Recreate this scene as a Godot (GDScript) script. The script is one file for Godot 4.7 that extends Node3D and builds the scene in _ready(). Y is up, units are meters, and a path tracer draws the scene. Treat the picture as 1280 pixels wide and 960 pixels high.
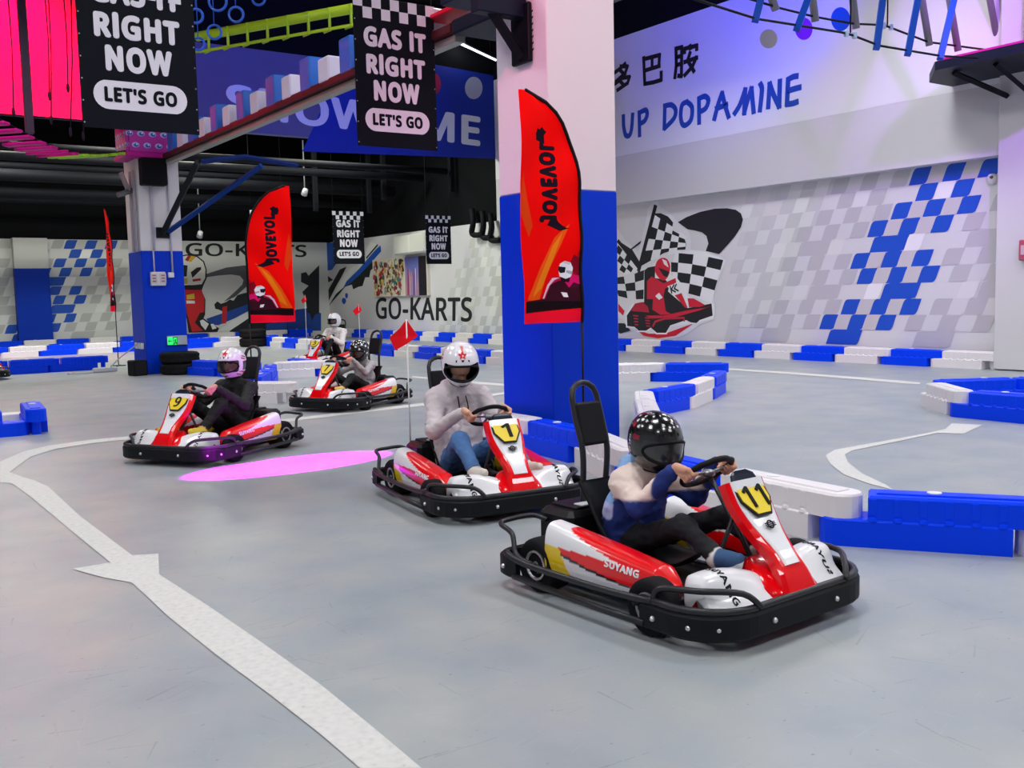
extends Node3D
# An indoor go-kart hall. World: x along the far wall, -z along the right wall, y up, metres; the eye is 1.5 m above the floor.
const F := 1233.0
const RIGHT := Vector3(0.818645, -0.022784, 0.573848)
const DOWN := Vector3(-0.070865, -0.995584, 0.061567)
const FWD := Vector3(0.569911, -0.091067, -0.816644)
const EYE := Vector3(0, 1.5, 0)
const XR := 16.9      # right wall
const XU := 16.62     # bulkhead above the right wall
const ZB := -37.0     # far wall
const ZD := -24.4     # upper drop wall
var mats := {}
var counts := {}
var layers := 0
var tex_flag: Texture2D

# ---------- pixel directions met with real planes ----------
func ray(u, v): return RIGHT * ((u - 640.0) / F) + DOWN * ((v - 480.0) / F) + FWD
func on_y(u, v, h = 0.0):
	var d = ray(u, v)
	return EYE + d * ((h - 1.5) / d.y)
func on_x(u, v, x):
	var d = ray(u, v)
	return EYE + d * (x / d.x)
func on_z(u, v, z):
	var d = ray(u, v)
	return EYE + d * (z / d.z)
func at_depth(u, v, d): return EYE + ray(u, v) * d

# ---------- materials ----------
func C(h: String) -> Color: return Color.html(h).srgb_to_linear()
func mat(h: String, rough := 0.5, metal := 0.0, coat := 0.0) -> StandardMaterial3D:
	var key = "%s_%s_%s_%s" % [h, rough, metal, coat]
	if mats.has(key): return mats[key]
	var m = StandardMaterial3D.new()
	m.albedo_color = Color.html(h); m.roughness = rough; m.metallic = metal
	if Color.html(h).get_luminance() < 0.32 and metal < 0.1: m.metallic_specular = 0.26
	if coat > 0.0:
		m.clearcoat_enabled = true; m.clearcoat = coat; m.clearcoat_roughness = 0.08
	mats[key] = m
	return m
func vmat(rough := 0.6, coat := 0.0) -> StandardMaterial3D:
	var key = "v_%s_%s" % [rough, coat]
	if mats.has(key): return mats[key]
	var m = StandardMaterial3D.new()
	m.vertex_color_use_as_albedo = true; m.roughness = rough
	if coat > 0.0:
		m.clearcoat_enabled = true; m.clearcoat = coat; m.clearcoat_roughness = 0.08
	mats[key] = m
	return m
func glow(h: String, e := 1.0) -> StandardMaterial3D:
	var m = StandardMaterial3D.new()
	m.albedo_color = Color.html(h); m.emission_enabled = true; m.emission = Color.html(h); m.emission_energy_multiplier = e
	return m
func noise_tex(seed_, freq, cols: Array, stops: Array, size := 512, oct := 4) -> NoiseTexture2D:
	var n = FastNoiseLite.new(); n.seed = seed_; n.frequency = freq; n.fractal_octaves = oct; n.noise_type = FastNoiseLite.TYPE_SIMPLEX_SMOOTH
	var t = NoiseTexture2D.new(); t.width = size; t.height = size; t.seamless = true; t.noise = n
	var g = Gradient.new(); var cc = PackedColorArray()
	for c in cols: cc.append(Color.html(c))
	g.offsets = PackedFloat32Array(stops); g.colors = cc
	t.color_ramp = g
	return t

# ---------- nodes ----------
func numbered(called: String) -> String:
	var n = counts.get(called, 0)
	counts[called] = n + 1
	return called if n == 0 else "%s_%03d" % [called, n]
func tag(o, label, category, group = "", kind = ""):
	if label: o.set_meta("label", label)
	if category: o.set_meta("category", category)
	if group: o.set_meta("group", group)
	if kind: o.set_meta("kind", kind)
	return o
func thing(called, label, category, at := Vector3.ZERO, turn := 0.0, group := "") -> Node3D:
	var o = Node3D.new(); o.name = numbered(called); add_child(o, true)
	o.position = at; o.rotation.y = turn
	tag(o, label, category, group)
	return o
func obj(called, st, m, parent = self) -> MeshInstance3D:
	var o = MeshInstance3D.new()
	o.name = numbered(called) if parent == self else called
	if st is SurfaceTool:
		st.generate_normals()
		o.mesh = st.commit()
	else: o.mesh = st
	o.material_override = m
	parent.add_child(o, true)
	return o
func copy(o, label = "") -> Node3D:
	var base = o.name
	var r = RegEx.create_from_string("_\\d\\d\\d$").sub(base, "")
	var c = o.duplicate(); c.name = numbered(r); add_child(c, true)
	if label: c.set_meta("label", label)
	return c

# ---------- shapes ----------
func mb(smooth := false) -> SurfaceTool:
	var st = SurfaceTool.new(); st.begin(Mesh.PRIMITIVE_TRIANGLES); st.set_smooth_group(0 if smooth else -1); st.set_color(Color.WHITE)
	return st
func tri(st, a, b, c):
	st.add_vertex(a); st.add_vertex(c); st.add_vertex(b)
func quad(st, a, b, c, d):
	tri(st, a, b, c); tri(st, a, c, d)
func quad_colors(st, a, b, c, d, ca, cb, cc, cd):
	for q in [[a, ca], [c, cc], [b, cb], [a, ca], [d, cd], [c, cc]]:
		st.set_color(q[1]); st.add_vertex(q[0])
func box(st, c: Vector3, s: Vector3, bv := 0.0, xf := Transform3D()):
	# chamfered box
	var h = s * 0.5
	var b = minf(bv, minf(h.x, minf(h.y, h.z)) * 0.9)
	if b <= 0.0:
		var p = []
		for i in 8: p.append(xf * (c + Vector3(h.x if i & 1 else -h.x, h.y if i & 2 else -h.y, h.z if i & 4 else -h.z)))
		quad(st, p[4], p[5], p[7], p[6]); quad(st, p[1], p[0], p[2], p[3]); quad(st, p[5], p[1], p[3], p[7])
		quad(st, p[0], p[4], p[6], p[2]); quad(st, p[6], p[7], p[3], p[2]); quad(st, p[0], p[1], p[5], p[4])
		return
	var rings = []
	for r in [[-h.y, b], [-h.y + b, 0.0], [h.y - b, 0.0], [h.y, b]]:
		var q = r[1]; var hx = h.x - q; var hz = h.z - q; var k = b if q == 0.0 else b * 0.5
		var ring = PackedVector3Array()
		for v in [[hx, -hz + k], [hx - k, -hz], [-hx + k, -hz], [-hx, -hz + k], [-hx, hz - k], [-hx + k, hz], [hx - k, hz], [hx, hz - k]]:
			ring.append(xf * (c + Vector3(v[0], r[0], v[1])))
		rings.append(ring)
	loft(st, rings)
func loft(st, rings: Array, closed := true, caps := true):
	var n = rings[0].size()
	for i in rings.size() - 1:
		var A = rings[i]; var B = rings[i + 1]
		for j in (n if closed else n - 1):
			var k = (j + 1) % n
			quad(st, A[j], A[k], B[k], B[j])
	if caps and closed:
		for e in [0, rings.size() - 1]:
			var R = rings[e]; var m = Vector3.ZERO
			for p in R: m += p
			m /= n
			for j in n:
				if e == 0: tri(st, m, R[(j + 1) % n], R[j])
				else: tri(st, m, R[j], R[(j + 1) % n])
func tube(st, pts: Array, r, sides := 8, closed := false):
	var rings = []
	var n = pts.size()
	var up = Vector3.UP
	for i in n:
		var p: Vector3 = pts[i]
		var a: Vector3 = pts[(i - 1 + n) % n] if (i > 0 or closed) else pts[0]
		var b: Vector3 = pts[(i + 1) % n] if (i < n - 1 or closed) else pts[n - 1]
		var t = (b - a).normalized()
		if i == 0: up = Vector3.UP if absf(t.y) < 0.9 else Vector3.RIGHT
		var s = t.cross(up).normalized(); up = s.cross(t).normalized()
		var rr = r[i] if r is Array else r
		var ring = PackedVector3Array()
		for j in sides:
			var w = TAU * j / sides
			ring.append(p + (s * cos(w) + up * sin(w)) * rr)
		rings.append(ring)
	if closed:
		rings.append(rings[0]); loft(st, rings, true, false)
	else: loft(st, rings)
func smooth_path(pts: Array, per := 5, closed := false) -> Array:
	var out = []
	var n = pts.size()
	for i in (n if closed else n - 1):
		var p0 = pts[(i - 1 + n) % n] if (closed or i > 0) else pts[i]
		var p1 = pts[i]; var p2 = pts[(i + 1) % n]
		var p3 = pts[(i + 2) % n] if (closed or i + 2 < n) else p2
		for k in per:
			out.append(p1.cubic_interpolate(p2, p0, p3, float(k) / per))
	if not closed: out.append(pts[n - 1])
	return out
func lathe(st, prof: Array, sides := 24, xf := Transform3D()):
	# prof: [radius, height] pairs, about y
	var rings = []
	for p in prof:
		var ring = PackedVector3Array()
		for j in sides:
			var w = -TAU * j / sides
			ring.append(xf * Vector3(cos(w) * p[0], p[1], sin(w) * p[0]))
		rings.append(ring)
	loft(st, rings)
func ball(st, c: Vector3, r: Vector3, nu := 12, nv := 8, xf := Transform3D()):
	var rings = []
	for i in nv + 1:
		var f = -PI / 2 + PI * (i + 0.001) / (nv + 0.002)
		var ring = PackedVector3Array()
		for j in nu:
			var w = -TAU * j / nu
			ring.append(xf * (c + Vector3(cos(w) * cos(f) * r.x, sin(f) * r.y, sin(w) * cos(f) * r.z)))
		rings.append(ring)
	loft(st, rings)
func prism(st, poly: PackedVector2Array, d0: float, d1: float, bv := 0.0, xf := Transform3D()):
	# poly in local x/z, extruded along y from d0 to d1 with a chamfer at the top
	if Geometry2D.is_polygon_clockwise(poly): poly.reverse()
	var rings = [[poly, d0]]
	if bv > 0.0:
		var off = Geometry2D.offset_polygon(poly, -bv)
		var ins = PackedVector2Array()
		var c = Vector2.ZERO
		for p in poly: c += p
		c /= poly.size()
		var ext = Rect2(poly[0], Vector2.ZERO)
		for p in poly: ext = ext.expand(p)
		for p in poly:
			ins.append(Vector2(p.x + (bv if p.x < c.x else -bv) * clampf(absf(p.x - c.x) / (ext.size.x * 0.5), 0, 1), p.y + (bv if p.y < c.y else -bv) * clampf(absf(p.y - c.y) / (ext.size.y * 0.5), 0, 1)))
		rings.append([poly, d1 - bv]); rings.append([ins, d1])
	else: rings.append([poly, d1])
	var n = poly.size()
	for i in rings.size() - 1:
		for j in n:
			var k = (j + 1) % n
			var a = rings[i][0][j]; var b = rings[i][0][k]; var c2 = rings[i + 1][0][k]; var d = rings[i + 1][0][j]
			quad(st, xf * Vector3(b.x, rings[i][1], b.y), xf * Vector3(a.x, rings[i][1], a.y), xf * Vector3(d.x, rings[i + 1][1], d.y), xf * Vector3(c2.x, rings[i + 1][1], c2.y))
	for e in [0, rings.size() - 1]:
		var P = rings[e][0]; var y = rings[e][1]
		var ix = Geometry2D.triangulate_polygon(P)
		for q in range(0, ix.size(), 3):
			var a = xf * Vector3(P[ix[q]].x, y, P[ix[q]].y); var b = xf * Vector3(P[ix[q + 1]].x, y, P[ix[q + 1]].y); var c = xf * Vector3(P[ix[q + 2]].x, y, P[ix[q + 2]].y)
			if (e == 0) != ((b - a).cross(c - a).y < 0): tri(st, a, c, b)
			else: tri(st, a, b, c)
func flat(st, col: Color, pts: Array, n: Vector3):
	# a painted polygon lying in a plane with normal n
	st.set_color(col)
	layers += 1
	var up_by = n * (layers % 5) * 0.00016    # so that overlapping coats of paint never share a plane
	var ax = (Vector3.UP.cross(n)).normalized() if absf(n.y) < 0.9 else Vector3.RIGHT
	var ay = n.cross(ax)
	var P = PackedVector2Array()
	for p in pts: P.append(Vector2(p.dot(ax), p.dot(ay)))
	var ix = Geometry2D.triangulate_polygon(P)
	if ix.is_empty(): print("polygon failed ", pts.size(), " ", pts[0])
	for q in range(0, ix.size(), 3):
		var a = pts[ix[q]]; var b = pts[ix[q + 1]]; var c = pts[ix[q + 2]]
		if (b - a).cross(c - a).dot(n) > 0: tri(st, a + up_by, b + up_by, c + up_by)
		else: tri(st, a + up_by, c + up_by, b + up_by)
func stroke(st, col: Color, pts: Array, w: float, n: Vector3):
	# a brush stroke of width w along a path lying in a plane with normal n
	for i in pts.size() - 1:
		var a: Vector3 = pts[i]; var b: Vector3 = pts[i + 1]
		var t = (b - a).normalized(); var s = n.cross(t) * w * 0.5; var e = t * w * 0.35
		flat(st, col, [a - s - e, b - s + e, b + s + e, a + s - e], n)
var fonts := {}
func font(bold := 0.0, face := "Droid Sans") -> Font:
	var key = face + str(bold)
	if fonts.has(key): return fonts[key]
	var f = SystemFont.new(); f.font_names = PackedStringArray([face]); f.font_weight = 400
	var v = FontVariation.new(); v.base_font = f; v.spacing_glyph = int(bold * 7.0)
	fonts[key] = v
	return v
func text_mesh(s: String, bold := 0.6, face := "Droid Sans") -> ArrayMesh:
	# letters made heavier by laying shifted copies over each other
	var key = "t_%s_%s_%s" % [s, bold, face]
	if mats.has(key): return mats[key]
	var t = TextMesh.new(); t.text = s; t.font = font(bold, face); t.font_size = 96; t.pixel_size = 0.01; t.depth = 0.05; t.curve_step = 2.0
	var A = t.get_mesh_arrays()
	var src = ArrayMesh.new(); src.add_surface_from_arrays(Mesh.PRIMITIVE_TRIANGLES, A)
	var st = SurfaceTool.new(); st.begin(Mesh.PRIMITIVE_TRIANGLES)
	var n = 8 if bold > 0.0 else 1
	for i in n:
		var o = Vector3(cos(TAU * i / n), sin(TAU * i / n), 0) * 0.05 * bold + Vector3(0, 0, i * 0.005) if bold > 0.0 else Vector3.ZERO
		st.append_from(src, 0, Transform3D(Basis(), o))
	var m = st.commit()
	mats[key] = m
	return m
func lettering(called, s: String, bl: Vector3, br: Vector3, tl: Vector3, m, parent, bold := 0.6, thick := 0.006, face := "Droid Sans") -> MeshInstance3D:
	# letters stretched between three corners of their box
	var t = text_mesh(s, bold, face)
	var ab = t.get_aabb()
	var o = MeshInstance3D.new(); o.name = called; o.mesh = t; o.material_override = m
	var x = (br - bl) / ab.size.x; var y = (tl - bl) / ab.size.y
	var z = x.cross(y).normalized() * (thick / maxf(ab.size.z, 0.001))
	o.transform = Transform3D(Basis(x, y, z), bl - x * ab.position.x - y * ab.position.y)
	parent.add_child(o, true)
	return o

# ---------- pictures printed on cloth ----------
func fill_poly(im: Image, pts: Array, col: Color):
	var y0 = 1e9; var y1 = -1e9
	for p in pts:
		y0 = minf(y0, p.y); y1 = maxf(y1, p.y)
	for y in range(maxi(0, int(floor(y0))), mini(im.get_height() - 1, int(ceil(y1))) + 1):
		var xs = []
		var fy = y + 0.5
		for i in pts.size():
			var a = pts[i]; var b = pts[(i + 1) % pts.size()]
			if (a.y <= fy) != (b.y <= fy): xs.append(a.x + (fy - a.y) / (b.y - a.y) * (b.x - a.x))
		xs.sort()
		for k in range(0, xs.size() - 1, 2):
			var xa = int(round(xs[k])); var xb = int(round(xs[k + 1]))
			if xb > xa: im.fill_rect(Rect2i(xa, y, xb - xa, 1), col)
func disc(c: Vector2, rx: float, ry: float, n := 20) -> Array:
	var out = []
	for i in n: out.append(c + Vector2(cos(TAU * i / n) * rx, sin(TAU * i / n) * ry))
	return out
func text_image(im: Image, s: String, org: Vector2, ex: Vector2, ey: Vector2, col: Color, bold := 0.8):
	# letters of height |ey| and length |ex| drawn into a picture
	var t = text_mesh(s, bold)
	var ab = t.get_aabb(); var A = t.surface_get_arrays(0)
	var V = A[Mesh.ARRAY_VERTEX]; var I = A[Mesh.ARRAY_INDEX]
	if I == null: I = PackedInt32Array(range(V.size()))
	for q in range(0, I.size(), 3):
		if V[I[q]].z < 0.01 or V[I[q + 1]].z < 0.01 or V[I[q + 2]].z < 0.01: continue
		var P = []
		for k in 3:
			var p = (V[I[q + k]] - ab.position) / ab.size
			P.append(org + ex * p.x + ey * p.y)
		fill_poly(im, P, col)

# ---------- the hall ----------
func structure(called, label, st, m, parent = self):
	var o = obj(called, st, m, parent)
	if parent == self: tag(o, label, "", "", "structure")
	return o
func plain_box(a: Vector3, b: Vector3) -> SurfaceTool:
	var st = mb(); box(st, (a + b) * 0.5, (b - a).abs()); return st
const CELL := 0.335
const ROW := 0.302
# painted chequer band: per row the left edges of the strong cells, the white cells and joined cells
const BAND := [[0.0, 2.0, 4.0], [0.4, 2.5], [-1.13, 0.87, 2.87], [-2.65, -0.65, 1.35], [-2.5, -1.4], [-3.8, -1.75, 0.2], [-3.35, -1.4, 0.6], [-1.75, -0.7], [-4.45, -2.45, -0.5], [-6.0, -4.0, -2.05], [-5.5, -4.3]]
const WHITE := [[1, 1.45], [4, -0.3], [7, -2.9]]
func slant(st, col, at: Callable, s: float, y: float, w: float, n: Vector3, soft := true):
	var k = 0.115; var h = ROW * 0.5
	var p = [Vector2(s - w / 2 + k / 2, y + h), Vector2(s + w / 2 + k / 2, y + h), Vector2(s + w / 2 - k / 2, y - h), Vector2(s - w / 2 - k / 2, y - h)]
	var q = []
	if soft:
		q = [p[0].lerp(p[3], 0.24), p[0].lerp(p[3], 0.07) + Vector2(0.012, 0), p[0].lerp(p[1], 0.14), p[1], p[1].lerp(p[2], 0.76), p[2].lerp(p[1], 0.07) - Vector2(0.012, 0), p[2].lerp(p[3], 0.14), p[3]]
	else: q = p
	var v = []
	for e in q: v.append(at.call(e.x, e.y))
	flat(st, col, v, n)
func band(st, at: Callable, s0: float, y0: float, strong: Color, pale: Color, white, n: Vector3, lo: float, hi: float, k := 1.0, soft := true):
	for r in BAND.size():
		var y = y0 - r * ROW * k
		if y < 0.2: continue
		for i in BAND[r].size():
			var s = s0 + BAND[r][i] * CELL
			var joined = r in [4, 7, 10] and i == 0
			var w = CELL * (2.25 if joined else 1.06)
			var sc = s + (CELL * 0.6 if joined else 0.0)
			if sc > lo and sc < hi: slant(st, strong, at, sc, y, w, n, soft)
			if pale.a > 0.0 and i + 1 < BAND[r].size() and not r in [1, 4, 7, 10]:
				if s + CELL > lo and s + CELL < hi: slant(st, pale, at, s + CELL, y - 0.0, CELL * 0.98, n, soft)
	if white != null:
		for wq in WHITE:
			var s = s0 + wq[1] * CELL
			if s > lo and s < hi: slant(st, white, at, s, y0 - wq[0] * ROW * k, CELL, n, soft)
func px_poly(st, hexa: String, pts: Array, o: Vector2, sc: float, plane: Callable, n: Vector3, lift := 0.0, curve := false):
	var v = []
	for i in range(0, pts.size(), 2): v.append(plane.call(o.x + pts[i] * sc, o.y + pts[i + 1] * sc) + n * lift)
	if curve: v = smooth_path(v, 4, true)
	flat(st, C(hexa), v, n)
func px_stroke(st, hexa: String, pts: Array, w: float, o: Vector2, sc: float, plane: Callable, n: Vector3, lift := 0.0, curve := true):
	var v = []
	for i in range(0, pts.size(), 2): v.append(plane.call(o.x + pts[i] * sc, o.y + pts[i + 1] * sc) + n * lift)
	if curve and v.size() > 2: v = smooth_path(v, 4)
	stroke(st, C(hexa), v, w, n)
func px_checker(st, c: Array, nx: int, ny: int, o: Vector2, sc: float, plane: Callable, n: Vector3, lift: float, dark := "15161d", odd := 0, bow := 0.0):
	# dark squares of a chequered flag between four corners
	var P = []
	for i in range(0, 8, 2): P.append(Vector2(c[i], c[i + 1]))
	var f = func(a, b):
		var t = P[0].lerp(P[1], a); var d = P[3].lerp(P[2], a)
		var q = t.lerp(d, b) + (P[3] - P[0]).normalized() * sin(a * PI) * bow
		return plane.call(o.x + q.x * sc, o.y + q.y * sc) + n * lift
	for i in nx:
		for j in ny:
			if (i + j + odd) % 2: continue
			var a0 = float(i) / nx; var a1 = float(i + 1) / nx; var b0 = float(j) / ny; var b1 = float(j + 1) / ny
			flat(st, C(dark), [f.call(a0, b0), f.call(a1, b0), f.call(a1, b1), f.call(a0, b1)], n)

func scuffs() -> ImageTexture:
	# fine scratches and specks left by tyres and shoes
	var im = Image.create(1024, 1024, false, Image.FORMAT_RGB8); im.fill(Color.html("f8f8f8"))
	var r = RandomNumberGenerator.new(); r.seed = 77
	for i in 620:
		var p = Vector2(r.randf() * 1024, r.randf() * 1024); var w = r.randf_range(-0.5, 0.5) + (PI / 2 if r.randf() < 0.25 else 0.0); var l = r.randf_range(8, 70); var d = Vector2(cos(w), sin(w)); var n = Vector2(-d.y, d.x) * r.randf_range(0.6, 1.1)
		var c = r.randf_range(0.84, 0.95) if r.randf() < 0.5 else 1.0
		fill_poly(im, [p - n, p + d * l, p + n], Color(c, c, c))
	for i in 900:
		var p = Vector2(r.randf() * 1024, r.randf() * 1024); var c = r.randf_range(0.78, 0.93) if r.randf() < 0.45 else 1.0
		im.fill_rect(Rect2i(int(p.x), int(p.y), r.randi_range(1, 3), r.randi_range(1, 2)), Color(c, c, c))
	return ImageTexture.create_from_image(im)
func build_hall():
	# floor
	var fm = StandardMaterial3D.new()
	fm.albedo_texture = noise_tex(3, 0.005, ["959da4", "a1a8ad", "a8adae", "b3b6b4"], [0.0, 0.35, 0.65, 1.0], 1024, 5)
	fm.detail_enabled = true; fm.detail_blend_mode = BaseMaterial3D.BLEND_MODE_MUL; fm.detail_uv_layer = BaseMaterial3D.DETAIL_UV_1
	fm.detail_albedo = scuffs()
	fm.uv1_triplanar = true; fm.uv1_world_triplanar = true; fm.uv1_scale = Vector3(0.23, 0.23, 0.23)
	fm.roughness_texture = noise_tex(5, 0.012, ["707070", "808080"], [0.2, 0.8], 512, 4); fm.roughness = 0.85
	structure("floor", "glossy grey painted concrete floor of the kart track", plain_box(Vector3(-9, -0.2, -37.4), Vector3(17.4, 0, 9)), fm)
	var black = mat("0b0c10", 0.85)
	structure("ceiling", "black painted ceiling above the hall", plain_box(Vector3(-9, 9.6, -37.4), Vector3(17.4, 9.8, 9)), black)
	structure("wall_left", "plain light grey wall of the hall", plain_box(Vector3(-9.2, 0, -37.4), Vector3(-9, 9.6, 9)), mat("b9b9be", 0.8))
	structure("wall_front", "plain light grey entrance wall of the hall", plain_box(Vector3(-9, 0, 9), Vector3(17.4, 9.6, 9.2)), mat("b9b9be", 0.8))
	# floor paint
	var G = func(u, v): return on_y(u, v, 0.004)
	var marks = [
		["white painted racing line with arrowhead curving toward the camera", [0, 577, 30, 564, 60, 557, 110, 550, 160, 545.5, 162, 549, 115, 554, 70, 561, 38, 571, 12, 590, 28, 596, 42, 600, 60, 608, 100, 645, 165, 694, 198, 692, 199, 718, 260, 757, 330, 805, 400, 855, 470, 912, 527, 960, 450, 960, 400, 917, 340, 870, 270, 818, 210, 770, 165, 728, 130, 722, 90, 711, 138, 703, 90, 664, 40, 622, 15, 604, 0, 603]],
		["thin white painted line crossing the floor behind the karts", [340, 526, 430, 515, 531, 503.5, 632, 490, 632, 492.5, 531, 507, 430, 518.5, 340, 529.5]],
		["short white painted line beside the middle barrier row", [515, 470, 560, 474, 632, 480, 632, 483, 560, 476.5, 515, 472]],
		["thin white painted line in front of the right wall barriers", [905, 460, 985, 465, 1080, 472, 1150, 478, 1150, 480.5, 1125, 479, 1080, 475, 985, 467.5, 905, 462]],
		["white painted line with arrowhead curving beside the blue barrier", [1116, 612, 1085, 604, 1055, 593, 1038, 580, 1032, 569, 1044, 562, 1100, 552, 1160, 541, 1182, 536, 1190, 529, 1228, 531, 1205, 542, 1172, 541, 1120, 552, 1065, 563, 1056, 568, 1060, 578, 1078, 592, 1108, 606]],
	]
	var lm = StandardMaterial3D.new(); lm.roughness = 0.6; lm.uv1_triplanar = true; lm.uv1_world_triplanar = true; lm.uv1_scale = Vector3(0.8, 0.8, 0.8)
	lm.albedo_texture = noise_tex(21, 0.05, ["a2a2a0", "cbcac6", "d3d2ce", "dad9d5"], [0.04, 0.16, 0.5, 0.95], 512, 5)
	for mk in marks:
		var v = []
		for i in range(0, mk[1].size(), 2): v.append(G.call(mk[1][i], mk[1][i + 1]))
		var st = mb(); flat(st, Color.WHITE, v, Vector3.UP)
		tag(obj("floor_marking", st, lm), mk[0], "floor marking")
	# ----- right wall
	var W = thing("wall_right", "tall right wall with painted karting mural and lettering", "", Vector3.ZERO)
	W.set_meta("kind", "structure"); W.remove_meta("category")
	var wm = mat("dddbdd", 0.7)
	obj("lower_panel", plain_box(Vector3(XR, 0, -37.4), Vector3(XR + 0.3, 3.7, 9)), wm, W)
	obj("bulkhead", plain_box(Vector3(XU, 3.66, ZD), Vector3(XR + 0.3, 4.86, 9)), mat("cfcdd1", 0.7), W)
	obj("upper_panel", plain_box(Vector3(XU - 0.004, 4.86, ZD), Vector3(XR + 0.3, 7.72, 9)), mat("e4e3e8", 0.7), W)
	obj("black_upper_wall", plain_box(Vector3(XU - 0.004, 7.72, -37.4), Vector3(XR + 0.3, 9.6, 9)), black, W)
	obj("black_upper_wall", plain_box(Vector3(XR, 3.7, -37.4), Vector3(XR + 0.3, 7.72, ZD)), black, W)
	var N = Vector3(-1, 0, 0)
	var st = mb()
	var lay = func(o): return func(s, y): return Vector3(XR - o, y, s)
	# grey copies of the chequer band, then the blue one
	var none = Color(0, 0, 0, 0)
	band(st, lay.call(0.003), -10.83 - 4.7, 3.5, C("d5d3d7"), none, C("e6e5e7"), N, -15.2, -9.2)
	band(st, lay.call(0.0042), -10.83 - 3.2, 3.5, C("d0ced2"), C("e1e0e2"), C("e8e6e8"), N, -15.5, -9.2)
	band(st, lay.call(0.0054), -10.83 - 1.75, 3.5, C("c3c1c6"), C("dbd9dd"), C("e4e2e4"), N, -15.5, -9.2)
	band(st, lay.call(0.0066), -10.83 + 1.95, 3.5, C("c4bfc5"), C("dcd8dc"), C("e4e0e2"), N, -15.5, -9.25)
	band(st, lay.call(0.0078), -10.83, 3.5, C("1450c8"), C("cfcacd"), C("f4f1f3"), N, -15.5, -9.2)
	# the same stencil in grey further along
	band(st, lay.call(0.003), -24.2, 3.1, C("c4c5c2"), C("dedfdb"), C("e6e6e2"), N, -30.5, -22.5)
	band(st, lay.call(0.0042), -26.2, 3.1, C("d0d1cd"), C("e2e3df"), null, N, -30.5, -22.5)
	var O7 = Vector2(770, 250); var S7 = 0.18757
	var P = func(u, v): return on_x(u, v, XR)
	# karting emblem
	px_poly(st, "e9e7ea", [-90, 120, 16, 200, 60, 260, 110, 310, 150, 345, 165, 300, 200, 150, 215, 60, 240, 20, 280, 10, 300, 50, 350, 80, 400, 130, 440, 170, 480, 205, 500, 250, 500, 330, 560, 335, 640, 350, 735, 400, 690, 520, 650, 640, 665, 740, 650, 800, 560, 830, 480, 890, 400, 920, 280, 930, 180, 900, 100, 860, 40, 790, -90, 760], O7, S7, P, N, 0.0095)
	px_poly(st, "1b1b26", [415, 148, 470, 115, 560, 80, 660, 58, 740, 55, 800, 65, 835, 90, 848, 130, 835, 180, 800, 235, 750, 295, 690, 360, 600, 340, 618, 290, 605, 240, 575, 215, 530, 203, 480, 195], O7, S7, P, N, 0.011)
	px_poly(st, "1b1b26", [16, 270, 100, 325, 170, 270, 165, 290, 110, 330, 170, 430, 155, 490, 60, 380], O7, S7, P, N, 0.011)
	px_poly(st, "15161d", [250, 90, 300, 88, 350, 110, 383, 150, 375, 200, 420, 225, 455, 245, 470, 290, 465, 330, 380, 335, 320, 355, 260, 390, 170, 440, 160, 470], O7, S7, P, N, 0.0125)
	px_checker(st, [255, 95, 470, 240, 465, 335, 175, 420], 5, 4, O7, S7, P, N, 0.014, "f2f1f2", 0)
	px_stroke(st, "101018", [265, 45, 155, 465], 0.12, O7, S7, P, N, 0.0155)
	px_poly(st, "f2f1f2", [18, 290, 150, 440, 170, 470, 60, 500, 18, 460], O7, S7, P, N, 0.0125)
	px_checker(st, [18, 300, 130, 430, 90, 510, -40, 420], 4, 3, O7, S7, P, N, 0.0135)
	px_stroke(st, "101018", [18, 275, 155, 450], 0.1, O7, S7, P, N, 0.0145)
	px_poly(st, "f4f3f4", [400, 345, 500, 335, 600, 345, 722, 402, 680, 520, 640, 690, 560, 660, 480, 620, 400, 560, 370, 460], O7, S7, P, N, 0.0125)
	px_checker(st, [322, 350, 718, 400, 640, 670, 330, 600], 4, 4, O7, S7, P, N, 0.0135, "15161d", 1, -12.0)
	px_checker(st, [-20, 520, 195, 465, 190, 660, 20, 640], 3, 3, O7, S7, P, N, 0.0135, "15161d", 0, 10.0)
	px_poly(st, "e01030", [18, 690, 60, 740, 50, 770, 18, 740], O7, S7, P, N, 0.0135)
	px_poly(st, "15161d", [18, 820, 60, 822, 100, 870, 30, 890, 18, 880], O7, S7, P, N, 0.0135)
	px_poly(st, "d81230", [130, 862, 220, 890, 330, 890, 440, 850, 520, 822, 480, 850, 400, 905, 280, 922, 190, 905], O7, S7, P, N, 0.0135)
	px_poly(st, "f4f3f4", [185, 690, 190, 470, 240, 445, 280, 390, 330, 378, 370, 420, 370, 500, 410, 520, 440, 560, 490, 650, 560, 680, 660, 690, 655, 790, 560, 815, 540, 830, 500, 825, 370, 845, 340, 895, 270, 895, 240, 860, 210, 880, 150, 880, 130, 855, 70, 850, 65, 760, 110, 690], O7, S7, P, N, 0.0145)
	px_poly(st, "17171e", [75, 770, 130, 690, 190, 680, 192, 470, 215, 450, 265, 440, 262, 520, 330, 530, 360, 560, 350, 610, 480, 720, 640, 690, 648, 770, 560, 800, 540, 820, 500, 815, 470, 800, 365, 835, 335, 885, 275, 885, 235, 850, 205, 870, 155, 870, 125, 845, 78, 840], O7, S7, P, N, 0.0155)
	px_poly(st, "e0183a", [262, 470, 275, 410, 310, 385, 345, 395, 365, 440, 355, 500, 325, 535, 290, 520], O7, S7, P, N, 0.0165, true)
	px_poly(st, "17171e", [285, 450, 340, 470, 360, 480, 345, 515, 320, 505], O7, S7, P, N, 0.0175)
	px_poly(st, "f4f3f4", [310, 392, 340, 405, 355, 450, 325, 430], O7, S7, P, N, 0.0175)
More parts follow.
